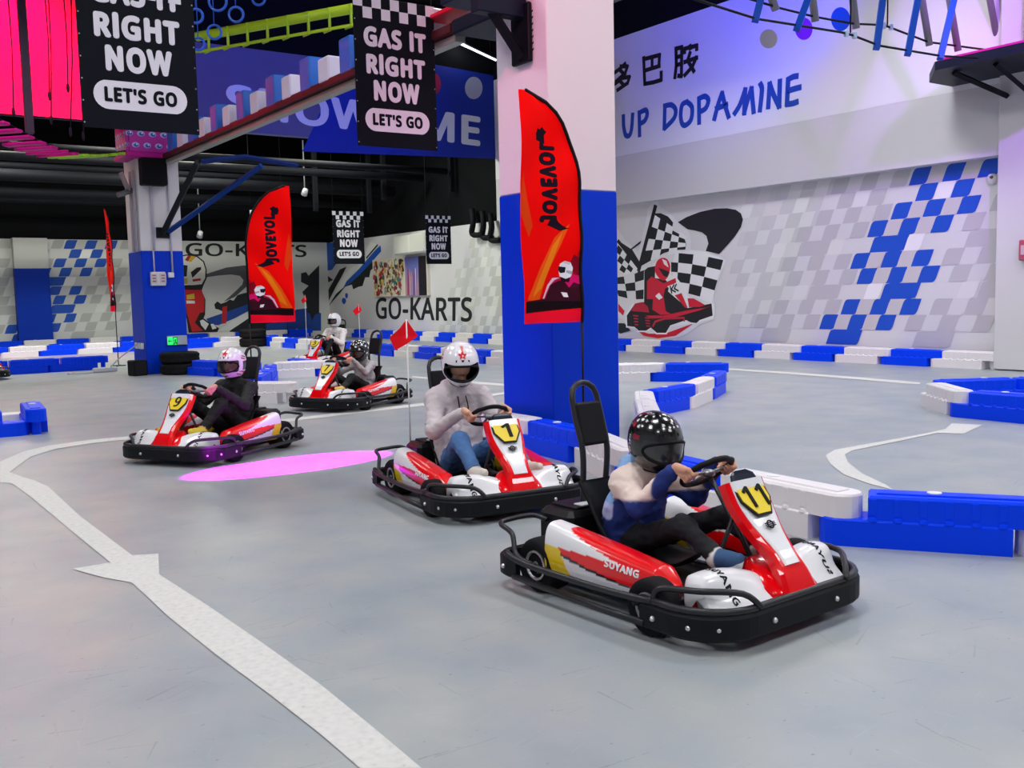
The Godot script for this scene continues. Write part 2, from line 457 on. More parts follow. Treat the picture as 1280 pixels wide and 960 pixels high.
	px_poly(st, "d8183a", [210, 540, 240, 510, 280, 530, 320, 555, 400, 520, 405, 550, 330, 590, 320, 640, 335, 740, 370, 760, 300, 765, 245, 730, 250, 660, 210, 660], O7, S7, P, N, 0.0165)
	px_poly(st, "f4f3f4", [265, 640, 290, 618, 315, 650, 290, 665], O7, S7, P, N, 0.0175)
	px_poly(st, "f4f3f4", [345, 575, 400, 555, 440, 620, 395, 635], O7, S7, P, N, 0.0165)
	px_poly(st, "d8183a", [395, 635, 440, 620, 480, 715, 465, 718], O7, S7, P, N, 0.0165)
	px_poly(st, "d8183a", [480, 655, 520, 655, 600, 700, 560, 712, 490, 715], O7, S7, P, N, 0.0165)
	px_poly(st, "c01836", [105, 740, 130, 690, 180, 680, 215, 710, 225, 750, 180, 745], O7, S7, P, N, 0.0165)
	px_poly(st, "d8183a", [200, 770, 320, 770, 480, 735, 600, 718, 640, 705, 560, 735, 400, 780, 240, 790], O7, S7, P, N, 0.0165)
	px_stroke(st, "c02440", [250, 840, 265, 810, 330, 790, 455, 785, 458, 805], 0.05, O7, S7, P, N, 0.0165, false)
	for k in [0, 1, 2, 3]:
		px_stroke(st, "c02440", [120 + k * 3, 770 + k * 20, 150, 772 + k * 20], 0.03, O7, S7, P, N, 0.0165, false)
		px_stroke(st, "c02440", [198 + k * 3, 785 + k * 18, 228, 787 + k * 18], 0.03, O7, S7, P, N, 0.0165, false)
	px_stroke(st, "15161d", [365, 575, 375, 620], 0.04, O7, S7, P, N, 0.0175, false)
	px_stroke(st, "15161d", [390, 565, 372, 597, 400, 612], 0.04, O7, S7, P, N, 0.0175, false)
	px_stroke(st, "15161d", [405, 562, 392, 590, 418, 605], 0.04, O7, S7, P, N, 0.0175, false)
	# far splash painting on the right wall
	var O4 = Vector2(370, 280); var S4 = 1.0 / 6.0
	px_poly(st, "1450b4", [170, 140, 300, 140, 300, 300, 270, 345, 230, 350, 210, 310, 180, 300], O4, S4, P, N, 0.004)
	px_poly(st, "15181c", [205, 300, 222, 340, 228, 380, 280, 420, 236, 440, 230, 500, 208, 500], O4, S4, P, N, 0.006)
	px_poly(st, "15181c", [195, 555, 240, 500, 330, 340, 380, 320, 340, 400, 300, 470, 250, 570, 235, 625, 205, 590], O4, S4, P, N, 0.006)
	px_poly(st, "e8e9e6", [290, 520, 330, 440, 380, 360, 430, 320, 460, 310, 380, 430, 330, 510, 270, 560], O4, S4, P, N, 0.005)
	px_poly(st, "15181c", [245, 615, 330, 520, 370, 470, 420, 455, 430, 490, 470, 470, 500, 465, 520, 400, 550, 400, 560, 350, 580, 330, 580, 270, 470, 380, 300, 525], O4, S4, P, N, 0.0055)
	px_poly(st, "1450b4", [355, 480, 380, 430, 480, 330, 600, 190, 635, 160, 640, 205, 560, 295, 470, 390, 400, 450], O4, S4, P, N, 0.007)
	px_poly(st, "e8e9e6", [522, 250, 525, 200, 560, 130, 612, 155, 570, 215], O4, S4, P, N, 0.006)
	px_stroke(st, "15181c", [530, 255, 612, 158], 0.07, O4, S4, P, N, 0.008, false)
	px_poly(st, "1450b4", [345, 580, 352, 555, 372, 560, 375, 585, 360, 602], O4, S4, P, N, 0.006, true)
	px_poly(st, "1450b4", [370, 545, 372, 520, 388, 522, 390, 545, 380, 558], O4, S4, P, N, 0.006, true)
	# upper lettering: brush strokes
	var PU = func(u, v): return on_x(u, v, XU - 0.004)
	var OU = Vector2(770, 60); var SU = 0.19531
	var blue = "1446a8"
	for s in [[48, 435, 50, 500, 62, 555, 85, 560, 100, 520, 108, 425], [150, 410, 152, 560], [150, 415, 190, 398, 200, 425, 185, 465, 155, 485], [314, 372, 310, 515], [310, 372, 355, 365, 382, 395, 372, 450, 312, 515],
		[455, 345, 425, 365, 415, 430, 425, 485, 450, 492, 482, 455, 487, 380, 455, 345], [532, 330, 533, 480], [530, 325, 570, 310, 592, 335, 575, 385, 535, 410], [680, 288, 655, 360, 630, 455], [680, 288, 700, 370, 722, 442], [642, 388, 710, 362],
		[760, 420, 795, 360, 828, 265], [828, 265, 822, 420], [822, 415, 845, 330, 868, 258], [868, 258, 882, 410], [925, 230, 935, 270, 922, 400], [985, 228, 975, 380], [985, 228, 1010, 300, 1045, 375], [1050, 210, 1045, 375],
		[1103, 200, 1095, 360], [1105, 200, 1135, 185, 1160, 180], [1100, 275, 1140, 262, 1178, 252], [1095, 360, 1130, 355, 1160, 345]]:
		px_stroke(st, blue, s, 0.12, OU, SU, PU, N, 0.006)
	for s in [[60, 100, 30, 130, -10, 160], [30, 118, 75, 118, 60, 160, 0, 215], [30, 145, 45, 160], [60, 165, 20, 210, -20, 240], [25, 195, 88, 185, 75, 225, 10, 270], [30, 215, 48, 235],
		[178, 62, 185, 230], [180, 72, 280, 45], [280, 45, 275, 120], [185, 145, 280, 115], [232, 60, 232, 130], [185, 230, 240, 220, 290, 205, 290, 155],
		[385, 0, 387, 110, 378, 190], [385, 5, 422, -5], [422, -5, 420, 180, 400, 178], [388, 60, 420, 50], [388, 110, 420, 100],
		[475, -15, 478, 5], [440, 30, 440, 5, 518, -15, 518, 10], [475, 30, 460, 80, 500, 150], [515, 60, 490, 120, 440, 175], [440, 90, 520, 62]]:
		px_stroke(st, "14141c", s, 0.1, OU, SU, PU, N, 0.006, false)
	for d in [[961, 48.5, 11, 12, "b9b86a"], [1005, 36, 11, 14, "8a1ec4"], [1051, 24, 12, 15, "1450c8"], [1003, -40, 14, 16, "e04080"]]:
		var v = []
		for p in disc(Vector2(d[0], d[1]), d[2], d[3], 24): v.append(PU.call(p.x, p.y) + N * 0.006)
		flat(st, C(d[4]), v, N)
	obj("mural", st, vmat(0.65), W)
	lettering("wall_lettering", "GO-KARTS", P.call(470, 398.5) + N * 0.006, P.call(590, 402.5) + N * 0.006, P.call(470, 372) + N * 0.006, mat("2c2e30", 0.7), W, 0.4, 0.006)
	# ----- far wall
	var B = thing("wall_back", "far wall painted with chequers, a racing driver and paint splashes", "", Vector3.ZERO)
	B.set_meta("kind", "structure"); B.remove_meta("category")
	obj("lower_panel", plain_box(Vector3(-9, 0, ZB - 0.3), Vector3(17.2, 3.72, ZB)), mat("d6d7d3", 0.75), B)
	obj("black_upper_wall", plain_box(Vector3(-9, 3.72, ZB - 0.3), Vector3(17.2, 9.6, ZB)), black, B)
	obj("pilaster", plain_box(on_z(20.5, 370, ZB + 0.35) * Vector3(1, 0, 1) + Vector3(0, 0, -0.4), on_z(63.5, 370, ZB + 0.35) * Vector3(1, 0, 1) + Vector3(0, 2.72, 0)), mat("0a37b0", 0.45), B)
	obj("pilaster_top", plain_box(on_z(20.5, 370, ZB + 0.35) * Vector3(1, 0, 1) + Vector3(0, 2.72, -0.4), on_z(63.5, 370, ZB + 0.35) * Vector3(1, 0, 1) + Vector3(0, 3.74, 0)), mat("cfd0cc", 0.7), B)
	st = mb()
	var NB = Vector3(0, 0, 1)
	var PB = func(u, v): return on_z(u, v, ZB)
	var layb = func(o): return func(s, y): return Vector3(s, y, ZB + o)
	band(st, layb.call(0.003), 7.3 - 3.4, 3.55, C("c3c4c0"), C("dedfdb"), C("e6e6e2"), NB, 1.0, 9.2, 1.05)
	band(st, layb.call(0.0042), 7.3 - 1.75, 3.55, C("b9bab6"), C("dcddd8"), C("e6e6e2"), NB, 1.0, 9.2, 1.05)
	band(st, layb.call(0.0054), 7.3 + 1.85, 3.55, C("babbb6"), C("dcddd8"), C("e6e6e2"), NB, 1.0, 9.2, 1.05)
	band(st, layb.call(0.0066), 7.3, 3.55, C("1450b8"), C("cfcfca"), C("f4f4ef"), NB, 1.0, 9.2, 1.05)
	var O3 = Vector2(220, 290); var S3 = 1.0 / 6.4
	px_poly(st, "55575a", [245, 335, 400, 285, 540, 268, 620, 270, 640, 330, 620, 400, 560, 440, 470, 520, 380, 560, 480, 470, 530, 420, 540, 385, 510, 350, 440, 340, 340, 348, 245, 362], O3, S3, PB, NB, 0.004)
	px_poly(st, "1b1d22", [305, 580, 330, 555, 360, 575, 400, 560, 430, 540, 460, 550, 490, 505, 540, 490, 640, 470, 640, 600, 540, 600, 400, 650, 340, 620, 315, 615], O3, S3, PB, NB, 0.005)
	px_poly(st, "17459c", [240, 695, 400, 640, 620, 560, 640, 600, 470, 690, 340, 745, 280, 745], O3, S3, PB, NB, 0.007)
	px_poly(st, "e4e5e2", [340, 790, 450, 710, 620, 620, 640, 650, 520, 730, 430, 790], O3, S3, PB, NB, 0.006)
	px_poly(st, "1b1d22", [430, 790, 560, 690, 640, 650, 900, 730, 900, 800, 430, 800], O3, S3, PB, NB, 0.005)
	px_poly(st, "17459c", [720, 740, 890, 690, 960, 620, 1050, 610, 1160, 650, 1160, 790, 720, 790], O3, S3, PB, NB, 0.006)
	px_poly(st, "1b1d22", [1000, 330, 1040, 320, 1060, 350, 1110, 300, 1145, 265, 1145, 650, 1110, 660, 1085, 715, 1075, 660, 1050, 640, 1040, 560, 1010, 480, 1060, 430, 1000, 400], O3, S3, PB, NB, 0.007)
	px_poly(st, "c01c28", [370, 600, 410, 590, 400, 730, 365, 735], O3, S3, PB, NB, 0.008)
	# painted driver
	px_poly(st, "17171a", [50, 185, 100, 178, 170, 190, 225, 235, 245, 300, 245, 370, 220, 425, 205, 470, 235, 540, 232, 660, 220, 690, 290, 740, 345, 770, 330, 800, 100, 805, 75, 640, 60, 440, 40, 300], O3, S3, PB, NB, 0.0085)
	px_poly(st, "e9e6de", [50, 195, 100, 188, 165, 200, 215, 240, 235, 300, 232, 370, 205, 418, 140, 425, 65, 425, 45, 330], O3, S3, PB, NB, 0.0095)
	px_poly(st, "16161a", [50, 262, 92, 268, 85, 355, 48, 360], O3, S3, PB, NB, 0.0105)
	px_poly(st, "16161a", [118, 322, 165, 285, 200, 280, 200, 300, 130, 368], O3, S3, PB, NB, 0.0105)
	px_poly(st, "d8b030", [120, 190, 160, 198, 120, 240, 95, 235], O3, S3, PB, NB, 0.0105)
	px_poly(st, "b02020", [95, 188, 120, 190, 95, 235, 70, 225], O3, S3, PB, NB, 0.0106)
	px_poly(st, "d8c030", [62, 370, 92, 370, 90, 418, 64, 418], O3, S3, PB, NB, 0.0105)
	px_poly(st, "c02030", [130, 378, 195, 370, 200, 388, 135, 398], O3, S3, PB, NB, 0.0105)
	px_poly(st, "d02028", [70, 462, 205, 462, 228, 540, 224, 640, 190, 648, 150, 725, 215, 790, 128, 800, 85, 640], O3, S3, PB, NB, 0.0105)
	px_poly(st, "d8b83a", [84, 505, 145, 492, 148, 535, 86, 540], O3, S3, PB, NB, 0.0112)
	px_poly(st, "e9e6de", [82, 548, 150, 550, 150, 572, 84, 572], O3, S3, PB, NB, 0.0112)
	px_poly(st, "f0f0ee", [190, 710, 215, 700, 262, 735, 235, 785, 200, 745], O3, S3, PB, NB, 0.0112)
	px_poly(st, "f0f0ee", [275, 735, 300, 735, 325, 770, 290, 780], O3, S3, PB, NB, 0.0112)
	obj("mural", st, vmat(0.65), B)
	lettering("wall_lettering", "GO-KARTS", PB.call(232, 320) + NB * 0.006, PB.call(383, 321.5) + NB * 0.006, PB.call(232, 303.5) + NB * 0.006, mat("2c2e30", 0.7), B, 0.4, 0.006)
	# ----- upper drop wall with big lettering
	var D = thing("wall_upper", "hanging upper wall with big white letters on blue paint", "", Vector3.ZERO)
	D.set_meta("kind", "structure"); D.remove_meta("category")
	obj("upper_panel", plain_box(Vector3(-9, 5.68, ZD - 0.25), Vector3(17.2, 7.75, ZD)), mat("656390", 0.75), D)
	obj("panel_painted_pink_light", plain_box(Vector3(-9, 5.68, ZD - 0.2), Vector3(6.3, 9.6, ZD + 0.01)), mat("f0508e", 0.75), D)  # pink light on this part of the wall is put into its colour
	obj("black_upper_wall", plain_box(Vector3(6.3, 7.75, ZD - 0.25), Vector3(17.2, 9.6, ZD)), black, D)
	st = mb()
	var PD = func(u, v): return on_z(u, v, ZD)
	var OD = Vector2(240, 80); var SD = 0.15625
	px_poly(st, "0c2ea8", [880, 700, 955, 540, 1050, 330, 1150, 130, 1270, -120, 2460, 100, 2460, 760], OD, SD, PD, NB, 0.004)
	for d in [[592, 110, 11, 14, "b4b6d8"], [541, 105, 10, 14, "c01850"]]:
		var v = []
		for p in disc(Vector2(d[0], d[1]), d[2], d[3], 24): v.append(PD.call(p.x, p.y) + NB * 0.007)
		flat(st, C(d[4]), v, NB)
	obj("mural", st, vmat(0.65), D)
	lettering("wall_lettering", "SHOW", PD.call(282, 146) + NB * 0.008, PD.call(468, 166) + NB * 0.008, PD.call(282, 104) + NB * 0.008, mat("f2f2ff", 0.6), D, 0.7, 0.008)
	lettering("wall_lettering", "TlME", PD.call(470, 166) + NB * 0.008, PD.call(600, 183) + NB * 0.008, PD.call(470, 124) + NB * 0.008, mat("f2f2ff", 0.6), D, 0.7, 0.008)

func column(called, label, x: float, z: float, sx: float, sz: float, hb: float) -> Node3D:
	var c = thing(called, label, "", Vector3(x + sx / 2, 0, z - sz / 2)); c.set_meta("kind", "structure"); c.remove_meta("category")
	var st = mb(); box(st, Vector3(0, hb / 2, 0), Vector3(sx, hb, sz), 0.012)
	if hb > 0.1: obj("painted_base", st, mat("0036c8", 0.42), c)
	st = mb(); box(st, Vector3(0, (hb + 9.6) / 2, 0), Vector3(sx - 0.01, 9.6 - hb, sz - 0.01), 0.01)
	obj("shaft", st, mat("d9d5d8", 0.7), c)
	return c

# ---------- plastic barriers ----------
const PITCH := 1.04
var barrier_proto := {}
func make_barrier(col: String) -> Node3D:
	var root = Node3D.new(); root.name = "track_barrier"
	var m = mat("ece6e8", 0.38) if col == "W" else mat("0042fa", 0.36)
	var st = mb()
	var low = PackedVector2Array(); var up = PackedVector2Array()
	var r = 0.128
	for i in 9: low.append(Vector2(-sin(PI * i / 8.0) * r, -cos(PI * i / 8.0) * r))
	low.append(Vector2(PITCH - 0.145, r)); low.append(Vector2(PITCH - 0.145, -r))
	prism(st, low, 0.0, 0.16, 0.01)
	var q = 0.116
	up.append(Vector2(0.145, q)); up.append(Vector2(0.145, -q))
	for i in 9: up.append(Vector2(PITCH + sin(PI * i / 8.0) * q, -cos(PI * i / 8.0) * q))
	prism(st, up, 0.152, 0.30, 0.014)
	box(st, Vector3(0.62, 0.303, 0), Vector3(0.86, 0.014, 0.11), 0.005)
	for s in [-1.0, 1.0]:
		for i in 6:
			ball(st, Vector3(0.17 + 0.135 * i, 0.157, s * 0.116), Vector3(0.032, 0.022, 0.018), 8, 4)
			box(st, Vector3(0.17 + 0.135 * i, 0.235, s * 0.113), Vector3(0.05, 0.10, 0.012), 0.005)
	lathe(st, [[0.05, 0.0], [0.05, 0.155]], 10, Transform3D(Basis(), Vector3(PITCH, 0, 0)))
	obj("body", st, m, root)
	st = mb(); lathe(st, [[0.04, 0.31], [0.04, 0.316], [0.03, 0.318]], 14, Transform3D(Basis(), Vector3(0.5, 0, 0)))
	obj("filler_cap", st, mat("eeeef0", 0.4), root)
	return root
func barrier_row(pts: Array, pattern: String, where: String):
	# walk along the row and set a unit at every pitch
	var pins = []
	var d = 0.0
	var L = []
	var tot = 0.0
	for i in pts.size() - 1:
		L.append(tot); tot += pts[i].distance_to(pts[i + 1])
	L.append(tot)
	while d <= tot + 0.05:
		for i in pts.size() - 1:
			if d <= L[i + 1] + 0.06:
				pins.append(pts[i].lerp(pts[i + 1], (d - L[i]) / (L[i + 1] - L[i]))); break
		d += PITCH
	for i in pins.size() - 1:
		var k = pattern[i % pattern.length()]
		if k == "-": continue
		if not barrier_proto.has(k): barrier_proto[k] = make_barrier(k)
		var o = barrier_proto[k].duplicate()
		o.name = numbered("track_barrier"); add_child(o, true)
		var a = pins[i]; var b = pins[i + 1]
		o.position = Vector3(a.x, 0, a.y); o.rotation.y = atan2(-(b.y - a.y), b.x - a.x)
		var cname = "white" if k == "W" else "blue"
		tag(o, "%s plastic interlocking barrier %s" % [cname, where], "barrier", "%s barriers %s" % [cname, where])
func V2(a): 
	var o = []
	for i in range(0, a.size(), 2): o.append(Vector2(a[i], a[i + 1]))
	return o
func build_barriers():
	barrier_row(V2([5.6, -8.7, 5.56, -7.66, 5.43, -6.63, 5.05, -5.66, 4.92, -4.63, 4.86, -3.6, 5.44, -2.74, 6.1, -1.93]), "WBWBWBW", "in the row curving past the front of the column")
	barrier_row(V2([5.98, -6.35, 6.64, -7.15, 7.32, -7.95, 8.0, -8.72, 8.95, -8.98, 9.85, -9.5, 10.72, -10.08, 11.6, -10.64]), "WWWBWBW", "in the row leading away right of the column")
	barrier_row(V2([9.5, -12.9, 10.5, -12.62, 11.35, -12.02, 11.98, -11.2]), "BWB", "in the row behind the column, right side")
	barrier_row(V2([13.3, -6.0, 12.38, -6.48, 11.5, -7.0]), "BB", "on the rear side of the right-hand island")
	barrier_row(V2([11.2, -6.98, 10.5, -6.15, 10.5, -5.1, 10.6, -4.06, 10.7, -3.0]), "WBWB", "on the front side of the right-hand island")
	barrier_row(V2([16.62, -18.56 - 1.04 * 16, 16.62, -18.56 + 1.04 * 9]), "WB", "along the foot of the right wall")
	barrier_row(V2([11.82, -31.2, 11.82, -15.5]), "BW", "in the middle row running toward the far wall")
	barrier_row(V2([3.2, -31.4, 12.6, -31.9]), "BWBWBW", "in the middle row parallel to the far wall")
	barrier_row(V2([-1.0, -23.75, 5.3, -23.85]), "B", "in the all-blue row beside the left column")
	barrier_row(V2([0.2, ZB + 0.5, 15.8, ZB + 0.5]), "BW", "along the foot of the far wall")
	barrier_row(V2([6.2, -20.3, 6.5, -19.3, 6.78, -18.3]), "BB", "in the island behind the number nine kart, far end")
	barrier_row(V2([6.9, -18.05, 7.9, -17.75, 7.75, -18.78]), "WB", "in the island behind the number nine kart, far side")
	barrier_row(V2([6.85, -17.7, 6.45, -16.74, 6.02, -15.8, 5.5, -14.9]), "BBB", "in the island behind the number nine kart, diagonal")
	barrier_row(V2([4.75, -14.25, 5.5, -13.55, 6.3, -12.95]), "WB", "in the island behind the number nine kart, near side")
	barrier_row(V2([2.08, -13.55, 1.98, -12.55]), "B", "at the end of the left island")
	barrier_row(V2([1.78, -12.6, 0.74, -12.7, -0.3, -12.8]), "BB", "on the near side of the left island")
	barrier_row(V2([1.9, -13.62, 0.86, -13.75, -0.2, -13.85]), "WW", "on the far side of the left island")

# ---------- go-kart (local x forward, y up, z to its right) ----------
func pod_color(x: float, v: float) -> Color:
	var t = clampf((x + 0.33) / 0.72, 0.0, 1.0)
	var line = lerpf(0.60, 0.24, t ** 0.75)
	if x < -0.29 + 0.11 * (1.0 - v / 0.62) and v < minf(0.62, (line - 0.05) if x > -0.28 else 1.0): return C("f0c80a")
	if x < -0.30: return C("f2f0f2")
	if v < line - 0.06: return C("eeeaf0")
	if v < line: return C("141418")
	var w = (x + 0.30) / 0.42
	if w < 1.0 and v > lerpf(0.63, 0.745, w) and v < lerpf(1.02, 0.765, w): return C("f2f0f2")
	return C("f0000e")
func pod_z(x: float, y: float) -> float:
	var f = (x + 0.43) / 0.83
	var end = minf(1.0, minf((f + 0.015) / 0.05, (1.015 - f) / 0.12)) ** 0.5
	var yb = lerpf(0.10, 0.13, f); var yt = lerpf(0.375, 0.27, f ** 1.1) - 0.03 * (1.0 - end)
	var cy = clampf(((y - yb) / (yt - yb) - 0.5) * 2.0 / end, -0.99, 0.99)
	var sn = absf(cy) ** (1.0 / 0.65)
	return 0.42 - 0.02 * f + lerpf(0.085, 0.10, sin(f * PI)) * end * sqrt(1.0 - sn * sn) ** 0.6 * (1.0 - 0.18 * (0.5 + 0.5 * cy))
func pod_text(s: float) -> ArrayMesh:
	# the brand word laid over the curved flank
	if mats.has("pt%s" % s): return mats["pt%s" % s]
	var t = text_mesh("SUYANG", 0.8); var ab = t.get_aabb(); var A = t.surface_get_arrays(0); var V = A[Mesh.ARRAY_VERTEX]; var I = A[Mesh.ARRAY_INDEX]
	if I == null: I = PackedInt32Array(range(V.size()))
	var st = mb()
	for q in range(0, I.size(), 3):
		var P = []
		for k in 3:
			var p = (V[I[q + k]] - ab.position) / ab.size
			var x = lerpf(0.03, 0.24, p.x) if s > 0 else lerpf(0.24, 0.03, p.x)
			var y = 0.243 - 0.07 * x + 0.034 * p.y
			P.append(Vector3(x, y, (pod_z(x, y) + 0.0015 + 0.003 * p.z) * s))
		tri(st, P[0], P[2], P[1])
	st.generate_normals(); mats["pt%s" % s] = st.commit()
	return mats["pt%s" % s]
func side_pod(s: float):
	if mats.has("pod%s" % s): return mats["pod%s" % s]
	var st = mb(true)
	var nx = 150; var na = 96
	# section points spread evenly round the outline
	var fine = []; var run = [0.0]
	for j in 601:
		var w = TAU * j / 600
		fine.append(Vector2(signf(cos(w)) * absf(cos(w)) ** 0.6, signf(sin(w)) * absf(sin(w)) ** 0.65 * 1.4))
		if j > 0: run.append(run[j - 1] + fine[j].distance_to(fine[j - 1]))
	var prof = []; var at = 0
	for j in na:
		while run[at] < run[600] * j / na: at += 1
		prof.append(Vector2(fine[at].x, fine[at].y / 1.4))
	var rows = []; var cols = []
	for i in nx + 1:
		var f = float(i) / nx
		var x = lerpf(-0.43, 0.40, f)
		var end = minf(1.0, minf((f + 0.015) / 0.05, (1.015 - f) / 0.12)) ** 0.5
		var yb = lerpf(0.10, 0.13, f); var yt = lerpf(0.375, 0.27, f ** 1.1) - 0.03 * (1.0 - end)
		var zc = 0.42 - 0.02 * f; var a = lerpf(0.085, 0.10, sin(f * PI)) * end
		var ring = PackedVector3Array(); var cr = []
		for j in na:
			var cx = prof[j].x; var cy = prof[j].y
			var y = lerpf(yb, yt, 0.5 + 0.5 * cy * end)
			ring.append(Vector3(x, y, (zc + a * cx * (1.0 - 0.18 * (0.5 + 0.5 * cy))) * s))
			cr.append(pod_color(x, (y - yb) / (yt - yb)))
		rows.append(ring); cols.append(cr)
	for i in nx:
		for j in na:
			var k = (j + 1) % na
			quad_colors(st, rows[i][j], rows[i][k], rows[i + 1][k], rows[i + 1][j], cols[i][j], cols[i][k], cols[i + 1][k], cols[i + 1][j])
	for e in [0, nx]:
		var m = Vector3.ZERO
		for p in rows[e]: m += p
		m /= na
		st.set_color(C("f0c80a") if e == 0 else C("f0000e"))
		for j in na: tri(st, m, rows[e][j], rows[e][(j + 1) % na])
	st.generate_normals()
	mats["pod%s" % s] = st.commit()
	return mats["pod%s" % s]
func round_rect(hl: float, hw: float, rf: float, rr: float) -> Array:
	# plan path from the middle of the right side, forward and round to the left side, then the rear
	var out = []
	for k in [[hl - rf, hw - rf, rf, 0.0, 1], [hl - rf, -(hw - rf), rf, -PI / 2, 1], [-(hl - rr), -(hw - rr), rr, -PI, 1], [-(hl - rr), hw - rr, rr, -PI * 1.5, 1]]:
		for i in 9:
			var w = PI / 2 + k[3] - PI / 2 * i / 8.0
			out.append(Vector2(k[0] + cos(w) * k[2], k[1] + sin(w) * k[2]))
	return out
func strip(st, path: Array, y0: float, y1: float, thick: float):
	# upright flat band following a plan path
	var rings = []
	for i in path.size():
		var a = path[maxi(0, i - 1)]; var b = path[mini(path.size() - 1, i + 1)]
		var t = (b - a).normalized(); var n = Vector2(-t.y, t.x) * thick * 0.5
		var p = path[i]; var c = 0.012
		rings.append(PackedVector3Array([Vector3(p.x - n.x, y0 + c, p.y - n.y), Vector3(p.x, y0, p.y), Vector3(p.x + n.x, y0 + c, p.y + n.y), Vector3(p.x + n.x, y1 - c, p.y + n.y), Vector3(p.x, y1, p.y), Vector3(p.x - n.x, y1 - c, p.y - n.y)]))
	loft(st, rings)
func plate(st, path: Array, half: Array, lift: float, thick: float):
	# a curved panel: path in x/y, half widths in z
	var rings = []
	for i in path.size():
		var a = path[maxi(0, i - 1)]; var b = path[mini(path.size() - 1, i + 1)]
		var t = (b - a).normalized(); var n = Vector2(t.y, -t.x) # forward / up side
		var o = path[i] + n * lift; var u = o - n * thick; var h = half[i]
		rings.append(PackedVector3Array([Vector3(o.x, o.y, h * 0.8), Vector3(o.x - n.x * thick * 0.25, o.y - n.y * thick * 0.25, h), Vector3(u.x, u.y, h), Vector3(u.x, u.y, -h), Vector3(o.x - n.x * thick * 0.25, o.y - n.y * thick * 0.25, -h), Vector3(o.x, o.y, -h * 0.8)]))
	loft(st, rings)
func wing_color(x: float, y: float, z: float) -> Color:
	if z > 0.36 and x < 0.56 and y < 0.20: return C("f0000e")
	if z > 0.33 and absf((x - 0.52) - (0.25 - y) * 1.1) < 0.014 and y < 0.25: return C("17171c")
	return C("eeedf0")
var wing_rows := []
func wing_y(x: float, z: float) -> float:
	var i = clampi(int(round((z - 0.08) / 0.375 * (wing_rows.size() - 1))), 0, wing_rows.size() - 1)
	var R = wing_rows[i]; var y = 0.2
	for j in range(10, R.size() - 1):
		if R[j].x <= x and R[j + 1].x >= x: y = lerpf(R[j].y, R[j + 1].y, (x - R[j].x) / maxf(R[j + 1].x - R[j].x, 1e-5))
	return y
func wing_text(s: float) -> ArrayMesh:
	# the brand word laid over the curved wing
	if mats.has("wt%s" % s): return mats["wt%s" % s]
	var t = text_mesh("SUYANG", 0.5); var ab = t.get_aabb(); var A = t.surface_get_arrays(0); var V = A[Mesh.ARRAY_VERTEX]; var I = A[Mesh.ARRAY_INDEX]
	if I == null: I = PackedInt32Array(range(V.size()))
	var st = mb()
	for q in range(0, I.size(), 3):
		var P = []
		for k in 3:
			var p = (V[I[q + k]] - ab.position) / ab.size
			var x = lerpf(0.515, 0.675, p.x) if s > 0 else lerpf(0.675, 0.515, p.x)
			var z = (0.355 if s > 0 else 0.315) + (-0.033 if s > 0 else 0.033) * p.y - 0.05 * (x - 0.6)
			P.append(Vector3(x, wing_y(x, z) + 0.002 + p.z * 0.002, z * s))
		tri(st, P[0], P[2], P[1])
	st.generate_normals(); mats["wt%s" % s] = st.commit()
	return mats["wt%s" % s]
func front_wing(s: float):
	if mats.has("wing%s" % s): return mats["wing%s" % s]
	var st = mb(true)
	var nz = 60; var np = 26
	var rows = []
	for i in nz + 1:
		var f = float(i) / nz
		var z = lerpf(0.08, 0.455, f)
		var xr = lerpf(0.52, 0.455, sqrt(f)); var xf = lerpf(0.77, 0.68, f * f)
		var yt = 0.245 + 0.05 * sin(PI * clampf(f * 0.75, 0, 1)); var e = minf(1.0, (1.02 - f) / 0.10) ** 0.5
		var prof = [Vector2(xr + 0.02, 0.11), Vector2(xr, 0.16), Vector2(xr + 0.005, yt - 0.03), Vector2(xr + 0.04, yt), Vector2(xr + 0.12, yt - 0.005), Vector2(lerpf(xr, xf, 0.7), 0.20), Vector2(xf - 0.02, 0.15), Vector2(xf, 0.115)]
		var pp = smooth_path(prof, 8)
		var c = Vector2((xr + xf) / 2, 0.17)
		var ring = []
		for p in pp:
			var q = c + (p - c) * lerpf(0.55, 1.0, e)
			ring.append(Vector3(q.x, q.y, z))
		rows.append(ring)
	wing_rows = rows
	for i in nz:
		for j in rows[0].size() - 1:
			var p = (rows[i][j] + rows[i + 1][j + 1]) * 0.5
			st.set_color(wing_color(p.x, p.y, p.z))
			var m = Vector3(1, 1, s)
			quad(st, rows[i][j] * m, rows[i][j + 1] * m, rows[i + 1][j + 1] * m, rows[i + 1][j] * m)
	st.set_color(C("eeedf0"))
	for i in [0, nz]:
		var m = Vector3.ZERO
		for p in rows[i]: m += p
		m /= rows[i].size()
		for j in rows[i].size() - 1: tri(st, m * Vector3(1, 1, s), rows[i][j] * Vector3(1, 1, s), rows[i][j + 1] * Vector3(1, 1, s))
	st.generate_normals(); mats["wing%s" % s] = st.commit()
	return mats["wing%s" % s]
